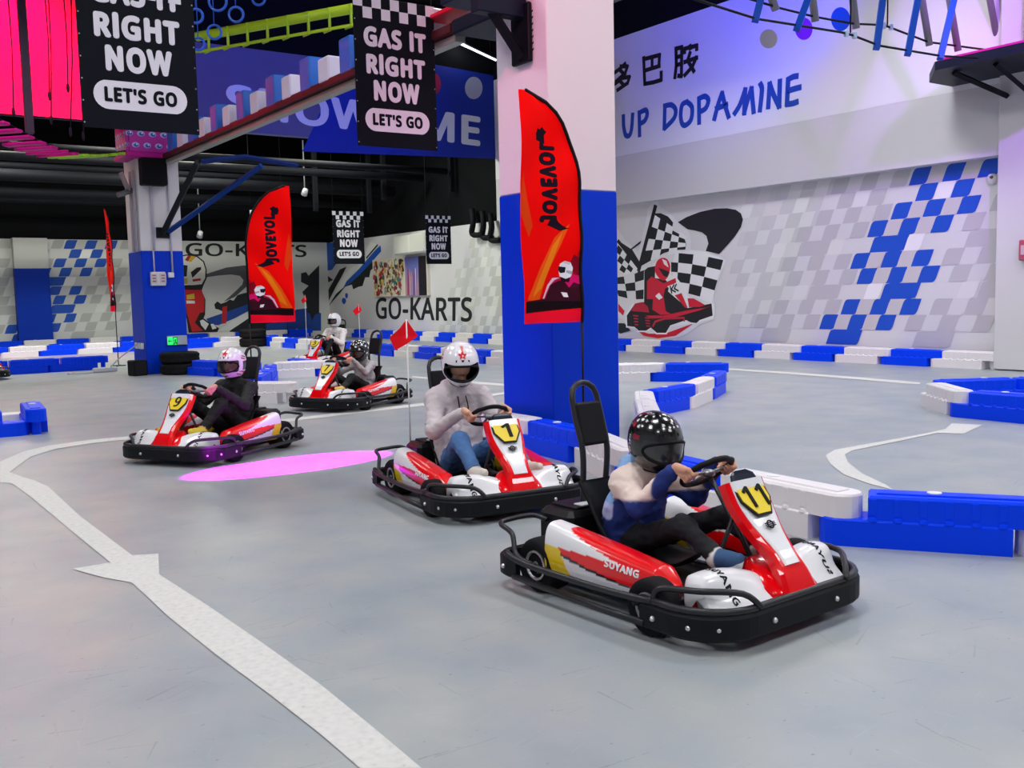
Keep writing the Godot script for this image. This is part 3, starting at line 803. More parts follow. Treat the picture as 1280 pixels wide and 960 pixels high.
func wheel(parent, x: float, z: float, r: float, w: float):
	var st = mb(true)
	var xf = Transform3D(Basis(Vector3.RIGHT, PI / 2), Vector3(x, r, z))
	lathe(st, [[r * 0.52, -w * 0.42], [r * 0.86, -w * 0.5], [r * 0.97, -w * 0.40], [r, -w * 0.2], [r, w * 0.2], [r * 0.97, w * 0.40], [r * 0.86, w * 0.5], [r * 0.52, w * 0.42]], 28, xf)
	var o = obj("wheel", st, mat("1b1b1d", 0.75), parent)
	st = mb()
	lathe(st, [[r * 0.12, -w * 0.46], [r * 0.12, w * 0.46]], 8, xf)
	for s in [-1.0, 1.0]:
		lathe(st, [[r * 0.55, s * w * 0.36], [r * 0.55, s * w * 0.46], [r * 0.48, s * w * 0.47], [r * 0.40, s * w * 0.34], [r * 0.16, s * w * 0.34], [r * 0.14, s * w * 0.46], [0.002, s * w * 0.46]], 18, xf)
	obj("rim", st, mat("c9c5c9", 0.3, 0.7), o)
func make_kart(num: String, label: String, lean := 0.0) -> Node3D:
	var k = thing("go_kart", label, "go-kart", Vector3.ZERO, 0.0, "red and white rental go-karts")
	var dark = mat("1a1a1d", 0.5); var steel = mat("26262a", 0.38, 0.2)
	var st = mb(); box(st, Vector3(0.02, 0.065, 0), Vector3(1.25, 0.025, 0.62), 0.01)
	obj("floor_pan", st, mat("232326", 0.5), k)
	st = mb(true)
	for s in [-1.0, 1.0]:
		tube(st, [Vector3(-0.62, 0.08, 0.26 * s), Vector3(0.0, 0.08, 0.31 * s), Vector3(0.62, 0.08, 0.2 * s)], 0.016)
		tube(st, [Vector3(-0.4, 0.10, 0.3 * s), Vector3(-0.38, 0.14, 0.56 * s)], 0.013, 6); tube(st, [Vector3(0.28, 0.10, 0.3 * s), Vector3(0.28, 0.14, 0.56 * s)], 0.013, 6)
	tube(st, [Vector3(-0.47, 0.135, -0.5), Vector3(-0.47, 0.135, 0.5)], 0.016)
	tube(st, [Vector3(0.345, 0.12, -0.5), Vector3(0.345, 0.12, 0.5)], 0.014)
	obj("frame", st, steel, k)
	wheel(k, -0.48, 0.42, 0.138, 0.17); wheel(k, -0.48, -0.42, 0.138, 0.17)
	wheel(k, 0.345, 0.495, 0.128, 0.11); wheel(k, 0.345, -0.495, 0.128, 0.11)
	# bumper ring: flat plastic bands front and rear, two rails along each side
	var path = round_rect(0.76, 0.575, 0.25, 0.13)
	for i in path.size():
		if path[i].x < 0: path[i].x = maxf(path[i].x + 0.03, -0.73)
	var fr = []; var re = []
	fr.append(Vector2(0.34, 0.575))
	for i in range(0, 18): fr.append(path[i])
	fr.append(Vector2(0.34, -0.575))
	re.append(Vector2(-0.52, -0.575))
	for i in range(18, 36): re.append(path[i])
	re.append(Vector2(-0.52, 0.575))
	st = mb(); strip(st, fr, 0.055, 0.165, 0.022)
	var fb = obj("front_bumper", st, dark, k)
	st = mb(true); tube(st, fr.map(func(p): return Vector3(p.x * 0.985, 0.178, p.y * 0.985)), 0.018, 8)
	obj("rail", st, steel, fb)
	st = mb(); strip(st, re, 0.07, 0.18, 0.03)
	var rb = obj("rear_bumper", st, dark, k)
	for p in [Vector3(0.42, 0.11, 0.588), Vector3(0.60, 0.11, 0.563), Vector3(0.70, 0.11, 0.49), Vector3(0.773, 0.11, 0.22), Vector3(0.773, 0.11, -0.22), Vector3(0.70, 0.11, -0.49), Vector3(0.60, 0.11, -0.563), Vector3(0.42, 0.11, -0.588)]:
		st = mb(true); ball(st, p, Vector3(0.013, 0.013, 0.013), 8, 5); obj("bolt", st, mat("d8d8da", 0.3, 0.8), fb)
	for s in [-1.0, 1.0]:
		st = mb(true); ball(st, Vector3(-0.62, 0.125, 0.592 * s), Vector3(0.013, 0.013, 0.013), 8, 5); obj("bolt", st, mat("d8d8da", 0.3, 0.8), rb)
	for s in [-1.0, 1.0]:
		st = mb(true); tube(st, smooth_path([Vector3(-0.62, 0.19, 0.57 * s), Vector3(-0.45, 0.165, 0.58 * s), Vector3(0.1, 0.165, 0.58 * s), Vector3(0.4, 0.178, 0.57 * s)], 4), 0.017); obj("side_rail", st, steel, k)
		st = mb(true); tube(st, [Vector3(-0.55, 0.085, 0.58 * s), Vector3(0.1, 0.075, 0.585 * s), Vector3(0.36, 0.075, 0.58 * s)], 0.017); obj("side_rail", st, steel, k)
		# raised loops over the corners
		st = mb(true); tube(st, smooth_path([Vector3(0.40, 0.18, 0.56 * s), Vector3(0.43, 0.235, 0.55 * s), Vector3(0.60, 0.25, 0.49 * s), Vector3(0.72, 0.24, 0.36 * s), Vector3(0.77, 0.18, 0.30 * s)], 5), 0.014, 8); obj("corner_loop", st, steel, k)
		st = mb(true); tube(st, smooth_path([Vector3(-0.42, 0.17, 0.57 * s), Vector3(-0.55, 0.19, 0.56 * s), Vector3(-0.62, 0.28, 0.53 * s), Vector3(-0.74, 0.31, 0.51 * s), Vector3(-0.755, 0.32, 0.42 * s), Vector3(-0.71, 0.33, 0.32 * s), Vector3(-0.64, 0.31, 0.28 * s)], 5), 0.014, 8); obj("rear_loop", st, steel, k)
		var pod = obj("side_pod", side_pod(s), vmat(0.28, 0.6), k)
		obj("brand_lettering", pod_text(s), mat("f4f2f4", 0.5), pod)
		var wing = obj("front_wing", front_wing(s), vmat(0.3, 0.5), k)
		var wt = obj("brand_lettering", wing_text(s), mat("17171c", 0.5), wing)
	# red nose and number panel
	st = mb(true)
	var rings = []
	for i in 11:
		var f = i / 10.0
		var x = lerpf(0.50, 0.755, f); var hw = lerpf(0.10, 0.165, sin(PI * clampf(f * 0.8, 0, 1))) * minf(1.0, (1.03 - f) / 0.12) ** 0.5
		var yt = lerpf(0.30, 0.185, f * f); var yb = 0.10
		var ring = PackedVector3Array()
		for j in 20:
			var w = TAU * j / 20.0
			ring.append(Vector3(x, lerpf(yb, yt, 0.5 + 0.5 * signf(sin(w)) * absf(sin(w)) ** 0.6), hw * signf(cos(w)) * absf(cos(w)) ** 0.6))
		rings.append(ring)
	loft(st, rings)
	obj("nose_cone", st, mat("f0000e", 0.25, 0.0, 0.6), k)
	var pth = smooth_path([Vector2(0.755, 0.19), Vector2(0.715, 0.27), Vector2(0.655, 0.345), Vector2(0.56, 0.445), Vector2(0.485, 0.55), Vector2(0.44, 0.635)], 3)
	var hr = []; var hwht = []
	for i in pth.size():
		var f = float(i) / (pth.size() - 1)
		hr.append(lerpf(0.115, 0.085, clampf(f / 0.35, 0, 1)) if f < 0.35 else lerpf(0.085, 0.132, smoothstep(0.35, 0.8, f)))
		hwht.append(lerpf(0.05, 0.052, clampf(f / 0.3, 0, 1)) if f < 0.3 else lerpf(0.052, 0.108, smoothstep(0.35, 0.8, f)))
	st = mb(); plate(st, pth, hr, 0.0, 0.05)
	var pan = obj("number_panel", st, mat("f0000e", 0.25, 0.0, 0.6), k)
	st = mb(); plate(st, pth.slice(4), hwht.slice(4), 0.008, 0.02)
	obj("panel_face", st, mat("efeef2", 0.3, 0.0, 0.5), pan)
	var up = Vector3(-0.085, 0.10, 0).normalized(); var nn = Vector3(0.10, 0.085, 0).normalized(); var c0 = Vector3(0.482, 0.556, 0) + nn * 0.013
	for lay in [[0.108, "16161a", 0.0], [0.096, "f4d40c", 0.004]]:
		st = mb()
		var poly = []
		for p in [[-0.62, 0.85], [0.62, 0.85], [0.95, 0.45], [0.95, -0.15], [0.45, -0.9], [-0.45, -0.9], [-0.95, -0.15], [-0.95, 0.45]]:
			poly.append(c0 + up * p[1] * lay[0] + Vector3(0, 0, 1) * p[0] * lay[0] + nn * lay[2])
		var low = poly.map(func(p): return p - nn * 0.006)
		loft(st, [PackedVector3Array(low), PackedVector3Array(poly)])
		obj("number_plate" if lay[2] > 0 else "plate_border", st, mat(lay[1], 0.4), pan)
	var nw = 0.034 * num.length()
	var zx = Vector3(0, 0, -1)
	lettering("number_lettering", num, c0 - zx * nw - up * 0.055 + nn * 0.005, c0 + zx * nw - up * 0.055 + nn * 0.005, c0 - zx * nw + up * 0.055 + nn * 0.005, mat("16161a", 0.5), pan, 0.3, 0.006)
	# emblem under the plate
	st = mb(true)
	var e0 = Vector3(0.566, 0.440, 0) + nn * 0.02
	for q in 10:
		var w0 = TAU * q / 10; var w1 = TAU * (q + 1) / 10
		tube(st, [e0 + (up * sin(w0) + zx * cos(w0)) * 0.018, e0 + (up * sin(w1) + zx * cos(w1)) * 0.018], 0.004, 5)
	for y in [-0.008, 0.0, 0.008]: tube(st, [e0 + up * y - zx * 0.032, e0 + up * y + zx * 0.032], 0.003, 5)
	obj("emblem", st, mat("2a2a2e", 0.5), pan)
	st = mb(); plate(st, [Vector2(0.445, 0.625), Vector2(0.425, 0.66), Vector2(0.41, 0.675)], [0.09, 0.075, 0.045], 0.0, 0.012)
	obj("wind_deflector", st, mat("1b2233", 0.25), pan)
	st = mb(true)
	for s in [-1.0, 1.0]: tube(st, [Vector3(0.46, 0.54, 0.07 * s), Vector3(0.40, 0.32, 0.12 * s), Vector3(0.40, 0.09, 0.16 * s)], 0.011, 6)
	tube(st, [Vector3(0.46, 0.54, -0.07), Vector3(0.46, 0.54, 0.07)], 0.011, 6)
	obj("panel_bracket", st, steel, k)
	# steering
	st = mb(true)
	var sc = Vector3(0.215, 0.645, 0); var ax = Vector3(-0.62, 0.78, 0).normalized(); var sr = 0.135
	var e1 = Vector3(0, 0, 1); var e2 = ax.cross(e1)
	var ringp = []
	for i in 28:
		var w = TAU * i / 28
		var rr = sr * (1.0 if sin(w) < 0.75 else 0.9)
		ringp.append(sc + e1 * cos(w) * rr + e2 * sin(w) * rr * 0.9)
	tube(st, ringp, 0.0155, 8, true)
	var sw = obj("steering_wheel", st, mat("161618", 0.55), k)
	st = mb(true)
	for w in [0.0, PI, PI * 1.5]: tube(st, [sc - ax * 0.012, sc + e1 * cos(w) * sr + e2 * sin(w) * sr * 0.9], 0.009, 6)
	ball(st, sc - ax * 0.012, Vector3(0.035, 0.02, 0.035), 12, 6)
	obj("spoke", st, mat("8e8e92", 0.35, 0.8), sw)
	st = mb(true); tube(st, [sc - ax * 0.01, Vector3(0.42, 0.36, 0), Vector3(0.55, 0.16, 0)], 0.012, 8); obj("steering_column", st, steel, k)
	for s in [-1.0, 1.0]:
		st = mb(); box(st, Vector3(0.60, 0.19, 0.13 * s), Vector3(0.015, 0.12, 0.06), 0.004); box(st, Vector3(0.57, 0.11, 0.13 * s), Vector3(0.06, 0.02, 0.02)); obj("pedal", st, mat("8e8e92", 0.4, 0.7), k)
	# seat
	st = mb(true)
	rings = []
	for q in smooth_path([Vector3(0.02, 0.14, 0.03), Vector3(-0.16, 0.105, 0.07), Vector3(-0.32, 0.12, 0.13), Vector3(-0.42, 0.24, 0.13), Vector3(-0.46, 0.36, 0.09), Vector3(-0.485, 0.46, 0.05), Vector3(-0.50, 0.52, 0.02)], 3):
		rings.append(q)
	var rr2 = []
	for i in rings.size():
		var q = rings[i]; var a = rings[maxi(0, i - 1)]; var b = rings[mini(rings.size() - 1, i + 1)]
		var t = Vector2(b.x - a.x, b.y - a.y).normalized(); var n = Vector2(-t.y, t.x) * -1.0
		n = Vector2(t.y, -t.x)
		var ring = PackedVector3Array()
		for sgn in [0, 1]:
			for j in 13:
				var f = (j - 6) / 6.0 * (1.0 if sgn == 0 else -1.0)
				var hw = 0.205 - 0.012 * sgn
				var rise = q.z * (absf(f) ** 3.0) + 0.012 * sgn
				ring.append(Vector3(q.x + n.x * rise, q.y + n.y * rise, f * hw))
		rr2.append(ring)
	loft(st, rr2)
	obj("seat", st, mat("18181b", 0.45), k)
	# rear power box and hoop
	st = mb(); box(st, Vector3(-0.60, 0.235, 0), Vector3(0.27, 0.27, 0.54), 0.03); box(st, Vector3(-0.60, 0.375, 0.05), Vector3(0.2, 0.02, 0.3), 0.005)
	obj("power_box", st, mat("19191c", 0.4), k)
	st = mb()
	box(st, Vector3(-0.53, 0.388, 0.08), Vector3(0.07, 0.008, 0.16), 0.002)
	obj("warning_sticker", st, mat("c8c8cc", 0.5), k)
	st = mb(true)
	var hp = []
	for s in [1.0, -1.0]:
		var leg = smooth_path([Vector3(-0.585, 0.20, 0.075 * s), Vector3(-0.575, 0.45, 0.08 * s), Vector3(-0.565, 0.66, 0.088 * s), Vector3(-0.61, 0.82, 0.092 * s), Vector3(-0.645, 0.945, 0.088 * s)], 4)
		if s < 0: leg.reverse()
		else:
			leg.append_array([Vector3(-0.655, 0.985, 0.072), Vector3(-0.662, 1.008, 0.038), Vector3(-0.664, 1.015, 0), Vector3(-0.662, 1.008, -0.038), Vector3(-0.655, 0.985, -0.072)])
		hp.append_array(leg)
	tube(st, hp, 0.0165, 10)
	obj("roll_hoop", st, steel, k)
	st = mb(); box(st, Vector3(0, 0, 0), Vector3(0.035, 0.235, 0.19), 0.014, Transform3D(Basis(Vector3.BACK, 0.27), Vector3(-0.595, 0.80, 0)))
	obj("headrest", st, mat("1c1c1f", 0.5), k)
	return k
func whip_flag(k: Node3D, base: Vector3, h: float, yaw: float):
	var st = mb(true); tube(st, [base, base + Vector3(0, h, 0)], 0.0065, 6)
	var p = obj("flag_pole", st, mat("e6e6e6", 0.4), k)
	st = mb()
	var d = Vector3(cos(yaw), 0, sin(yaw)); var t = base + Vector3(0, h, 0)
	var n = d.cross(Vector3.UP) * 0.003
	var pts = [t + Vector3(0, 0.0, 0), t + d * 0.06 + Vector3(0, -0.07, 0), t + d * 0.155 + Vector3(0, -0.14, 0) + n * 8, t + d * 0.10 + Vector3(0, -0.24, 0), t + d * 0.0 + Vector3(0, -0.19, 0) - n * 4, t - d * 0.09 + Vector3(0, -0.13, 0)]
	loft(st, [PackedVector3Array(pts.map(func(q): return q - n)), PackedVector3Array(pts.map(func(q): return q + n))])
	obj("pennant", st, mat("f01022", 0.55), p)

# ---------- people ----------
func nets(st: SurfaceTool, bones: Array, cell: float, kk: float, paint: Callable, fold := 0.0):
	# smooth union of tapered capsules, meshed as surface nets: bone = [a, b, ra, rb, id]
	var lo = Vector3(1e9, 1e9, 1e9); var hi = -lo
	for b in bones:
		var r = maxf(b[2], b[3]) + cell * 2.5 + kk * 0.5
		for p in [b[0], b[1]]:
			lo = lo.min(p - Vector3(r, r, r)); hi = hi.max(p + Vector3(r, r, r))
	var nx = int((hi.x - lo.x) / cell) + 2; var ny = int((hi.y - lo.y) / cell) + 2; var nz = int((hi.z - lo.z) / cell) + 2
	var fld = PackedFloat32Array(); fld.resize(nx * ny * nz); fld.fill(1.0)
	var raw = PackedFloat32Array(); raw.resize(nx * ny * nz); raw.fill(1.0)
	var own = PackedByteArray(); own.resize(nx * ny * nz)
	for bi in bones.size():
		var b = bones[bi]
		var a: Vector3 = b[0]; var e: Vector3 = b[1]; var ra: float = b[2]; var rb: float = b[3]
		var ba = e - a; var l2 = maxf(ba.length_squared(), 1e-9)
		var r = maxf(ra, rb) + cell * 2.0 + kk
		var p0 = (a.min(e) - Vector3(r, r, r) - lo) / cell; var p1 = (a.max(e) + Vector3(r, r, r) - lo) / cell
		for z in range(maxi(0, int(p0.z)), mini(nz - 1, int(p1.z) + 1) + 1):
			for y in range(maxi(0, int(p0.y)), mini(ny - 1, int(p1.y) + 1) + 1):
				var row = (z * ny + y) * nx
				for x in range(maxi(0, int(p0.x)), mini(nx - 1, int(p1.x) + 1) + 1):
					var pa = lo + Vector3(x, y, z) * cell - a
					var t = clampf(pa.dot(ba) / l2, 0.0, 1.0)
					var d = (pa - ba * t).length() - ra - (rb - ra) * t
					var i = row + x
					if d < raw[i]:
						raw[i] = d; own[i] = bi
					var f = fld[i]
					var h = maxf(kk - absf(f - d), 0.0)
					fld[i] = minf(f, d) - h * h / kk * 0.25
	if fold > 0.0: # creases of the cloth
		var nz3 = FastNoiseLite.new(); nz3.seed = 31; nz3.noise_type = FastNoiseLite.TYPE_SIMPLEX_SMOOTH; nz3.frequency = 8.5; nz3.fractal_octaves = 2; nz3.domain_warp_enabled = true; nz3.domain_warp_amplitude = 0.05; nz3.domain_warp_frequency = 6.0
		for i in fld.size():
			if absf(fld[i]) < cell * 4.0 and bones[own[i]][4] in [0, 1, 6]:
				var x = i % nx; var y = (i / nx) % ny; var z = i / (nx * ny)
				var q = nz3.get_noise_3d(lo.x + x * cell, (lo.y + y * cell) * 1.7, lo.z + z * cell)
				fld[i] += fold * (1.0 - 2.2 * absf(q)) - fold * 0.4
	var vid = PackedInt32Array(); vid.resize(nx * ny * nz); vid.fill(-1)
	var vs = []; var cs = []
	var off = [0, 1, nx, nx + 1, nx * ny, nx * ny + 1, nx * ny + nx, nx * ny + nx + 1]
	var edges = [[0, 1], [2, 3], [4, 5], [6, 7], [0, 2], [1, 3], [4, 6], [5, 7], [0, 4], [1, 5], [2, 6], [3, 7]]
	for z in nz - 1:
		for y in ny - 1:
			for x in nx - 1:
				var i = (z * ny + y) * nx + x
				if absf(fld[i]) > cell * 3.5: continue
				var m = 0
				for q in 8:
					if fld[i + off[q]] < 0.0: m |= 1 << q
				if m == 0 or m == 255: continue
				var s = Vector3.ZERO; var c = 0
				for ed in edges:
					var fa = fld[i + off[ed[0]]]; var fb = fld[i + off[ed[1]]]
					if (fa < 0.0) != (fb < 0.0):
						var t = fa / (fa - fb)
						var pa = Vector3(ed[0] & 1, (ed[0] >> 1) & 1, ed[0] >> 2); var pb = Vector3(ed[1] & 1, (ed[1] >> 1) & 1, ed[1] >> 2)
						s += pa.lerp(pb, t); c += 1
				var p = lo + (Vector3(x, y, z) + s / c) * cell
				vid[i] = vs.size(); vs.append(p)
				cs.append(paint.call(bones[own[i]][4], p))
	var ax = [1, nx, nx * ny]
	for z in range(1, nz - 1):
		for y in range(1, ny - 1):
			for x in range(1, nx - 1):
				var i = (z * ny + y) * nx + x
				if absf(fld[i]) > cell * 3.5: continue
				for d in 3:
					var j = i + ax[d]
					if (fld[i] < 0.0) == (fld[j] < 0.0): continue
					var u = ax[(d + 1) % 3]; var w = ax[(d + 2) % 3]
					var q = [vid[i], vid[i - u], vid[i - u - w], vid[i - w]]
					if q[0] < 0 or q[1] < 0 or q[2] < 0 or q[3] < 0: continue
					if fld[i] >= 0.0: q.reverse()
					for e in [0, 1, 2, 0, 2, 3]:
						st.set_color(cs[q[e]]); st.add_vertex(vs[q[e]])
func hand(bones: Array, g: Vector3, r: Vector3, n: Vector3, t: Vector3, wrist: Vector3, s: float):
	# a fist closed on the rim: g grip, r outward, n to the driver, t along the rim
	var k = g + r * 0.027 * s + n * 0.006 * s
	bones.append([wrist, k + n * 0.018 * s, 0.024 * s, 0.022 * s, 2])
	bones.append([wrist + t * 0.012 * s, k + t * 0.026 * s, 0.018 * s, 0.016 * s, 2])
	bones.append([wrist - t * 0.012 * s, k - t * 0.026 * s, 0.018 * s, 0.015 * s, 2])
	for i in 4:
		var o = t * (0.033 - 0.0215 * i) * s; var l = [0.94, 1.0, 0.97, 0.82][i]
		var p0 = k + o; var p1 = g + o + r * 0.020 * s * l - n * 0.026 * s; var p2 = g + o - r * 0.012 * s * l - n * 0.026 * s; var p3 = g + o - r * 0.025 * s * l - n * 0.004 * s
		bones.append([p0, p1, 0.0105 * s, 0.0098 * s, 2]); bones.append([p1, p2, 0.0096 * s, 0.009 * s, 2]); bones.append([p2, p3, 0.0088 * s, 0.0078 * s, 2])
	var th = wrist.lerp(k, 0.45) - r * 0.012 * s + t * 0.022 * s
	bones.append([th, g + n * 0.027 * s + t * 0.036 * s, 0.0125 * s, 0.011 * s, 2]); bones.append([g + n * 0.027 * s + t * 0.036 * s, g + n * 0.020 * s - r * 0.024 * s + t * 0.040 * s, 0.0105 * s, 0.009 * s, 2])
func helmet_parts(root: Node3D, c: Vector3, yaw: float, pitch: float, s: float, style: String):
	var B = Basis(Vector3.UP, yaw) * Basis(Vector3.BACK, pitch)
	var xf = Transform3D(B.scaled_local(Vector3(s, s, s)), c)
	var st = mb(true)
	var nu = 96; var nv = 64
	var P = []; var K = []
	for i in nv + 1:
		var la = lerpf(-1.05, PI / 2 - 0.001, float(i) / nv)
		var row = []; var kr = []
		for j in nu:
			var lo = TAU * j / nu # 0 = forward (+x), positive towards +z
			var f = cos(lo)
			var rx = 0.158 + (0.026 * smoothstep(0.1, -0.6, la) * maxf(f, 0.0)) + 0.010 * maxf(-f, 0.0)
			var rz = 0.134 - 0.012 * smoothstep(-0.3, -1.0, la)
			var p = Vector3(cos(la) ** 0.82 * f * rx, sin(la) * (0.150 if la > 0 else 0.165), cos(la) ** 0.82 * sin(lo) * rz)
			row.append(xf * p)
			var op = lo if lo < PI else lo - TAU
			kr.append(helmet_color(style, op, la))
		P.append(row); K.append(kr)
	var vis = mb(true)
	for i in nv:
		for j in nu:
			var k = (j + 1) % nu
			var op = TAU * (j + 0.5) / nu; op = op if op < PI else op - TAU
			var la = lerpf(-1.05, PI / 2, (i + 0.5) / nv)
			var hole = absf(op) < 1.12 - 0.5 * maxf(0.0, absf(la + 0.16) - 0.25) and la > -0.52 and la < 0.17 + 0.06 * cos(op)
			var m = xf.origin
			if hole:
				var sh = 1.006
				quad(vis, m + (P[i][j] - m) * sh, m + (P[i][k] - m) * sh, m + (P[i + 1][k] - m) * sh, m + (P[i + 1][j] - m) * sh)
			else:
				quad_colors(st, P[i][j], P[i][k], P[i + 1][k], P[i + 1][j], K[i][j], K[i][k], K[i + 1][k], K[i + 1][j])
				st.set_color(C("18181b"))
				quad(st, m + (P[i + 1][j] - m) * 0.90, m + (P[i + 1][k] - m) * 0.90, m + (P[i][k] - m) * 0.90, m + (P[i][j] - m) * 0.90)
	var h = obj("helmet", st, vmat(0.22, 0.7), root)
	# padded neck rim and opening seal
	st = mb(true)
	var rim = []
	for j in nu: rim.append(xf.origin + (P[0][j] - xf.origin) * 0.95)
	tube(st, rim, 0.012 * s, 6, true)
	var seal = []
	for q in 40:
		var w = TAU * q / 40
		var op = 1.10 * cos(w); var la = -0.17 + 0.36 * sin(w)
		var rx = 0.158 + 0.026 * smoothstep(0.1, -0.6, la); var f = cos(op)
		seal.append(xf * Vector3(cos(la) ** 0.82 * f * rx, sin(la) * (0.150 if la > 0 else 0.165), cos(la) ** 0.82 * sin(op) * 0.134))
	tube(st, seal, 0.009 * s, 6, true)
	obj("rubber_trim", st, mat("151517", 0.6), h)
	if style != "open":
		var vm = StandardMaterial3D.new()
		vm.roughness = 0.06; vm.metallic_specular = 0.6
		if style == "black" : vm.albedo_color = Color.html("0c0d12"); vm.clearcoat_enabled = true
		else:
			vm.transparency = BaseMaterial3D.TRANSPARENCY_ALPHA; vm.albedo_color = Color(0.16, 0.08, 0.10, 0.55 if style == "spot" else 0.35)
		obj("visor", vis, vm, h)
	# vents
	for e in [[0.42, 0.40, 0.030], [-0.78, 0.32, 0.028]]:
		st = mb()
		var ring0 = []
		for q in [[-1, -1], [1, -1], [1, 1], [-1, 1]]:
			var op = e[1] * q[0] * (1.0 if q[1] > 0 or e[0] > 0 else 0.6); var la = e[0] + e[2] * q[1] * 1.6
			var rx = 0.158 + 0.026 * smoothstep(0.1, -0.6, la); var f = cos(op)
			ring0.append(xf * (Vector3(cos(la) ** 0.82 * f * rx, sin(la) * (0.150 if la > 0 else 0.165), cos(la) ** 0.82 * sin(op) * 0.134) * 1.012))
		var mid = (ring0[0] + ring0[1]) * 0.5; mid += (mid - xf.origin) * 0.07
		var mid2 = (ring0[2] + ring0[3]) * 0.5; mid2 += (mid2 - xf.origin) * 0.07
		quad(st, ring0[0], mid, mid2, ring0[3]); quad(st, mid, ring0[1], ring0[2], mid2)
		obj("vent", st, mat("141416", 0.5), h)
func helmet_color(style: String, lo: float, la: float) -> Color:
	var f = absf(lo)
	if style == "black":
		var a = sin(lo * 11.0 + 1.3) * sin(la * 13.0 + lo * 2.0)
		if la > 0.55 and la < 1.3 and a > 0.72: return C("f0f0f4")
		if la > 0.15 and la < 0.34 and f > 1.25 and f < 1.6: return C("8e1436")
		if f > 1.75 and f < 1.87 and la > -0.6 and la < 0.25 and sin(la * 60.0) > -0.2: return C("c8c8d0")
		return C("0e0f14")
	if style == "spot":
		var a = sin(lo * 8.0 + 0.5) * sin(la * 9.0 + lo * 1.5)
		if a > 0.62 and la > -0.35: return C("eceef0")
		return C("101114")
	if style == "plain":
		if la > 0.6 and la < 0.85 and f < 0.16 - (la - 0.6) * 0.5: return C("c01a28")
		if la > 0.85 and f < 0.12: return C("d0505c")
		return C("f1eef0")
	# white race helmet with red leaf, stripe and flank flashes
	var d = Vector2(lo * cos(la), la - 0.72)
	var rad = 0.17 + 0.05 * cos(5.0 * atan2(d.y, d.x) - PI / 2)
	if d.length() < rad: return C("e01828")
	if la > 0.9 and la < 1.3 and f < 0.06 / maxf(cos(la), 0.2): return C("ee8a86")
	if f > 1.35 and f < 1.95 and la > 0.12 and la < 0.62:
		var t = (f - 1.35) / 0.6
		if absf(la - 0.36) < 0.20 * (1.0 - absf(t - 0.45) * 1.2) and sin(la * 34.0 + f * 11.0) > -0.25: return C("cc1440")
	if f > 1.45 and f < 2.1 and la > -0.46 and la < 0.10: return C("17171b")
	if f > 1.0 and f < 2.2 and la > -0.86 and la < -0.5 and sin((la + 0.25 * f) * 26.0) > 0.25: return C("d81e66")
	return C("f1edf2")
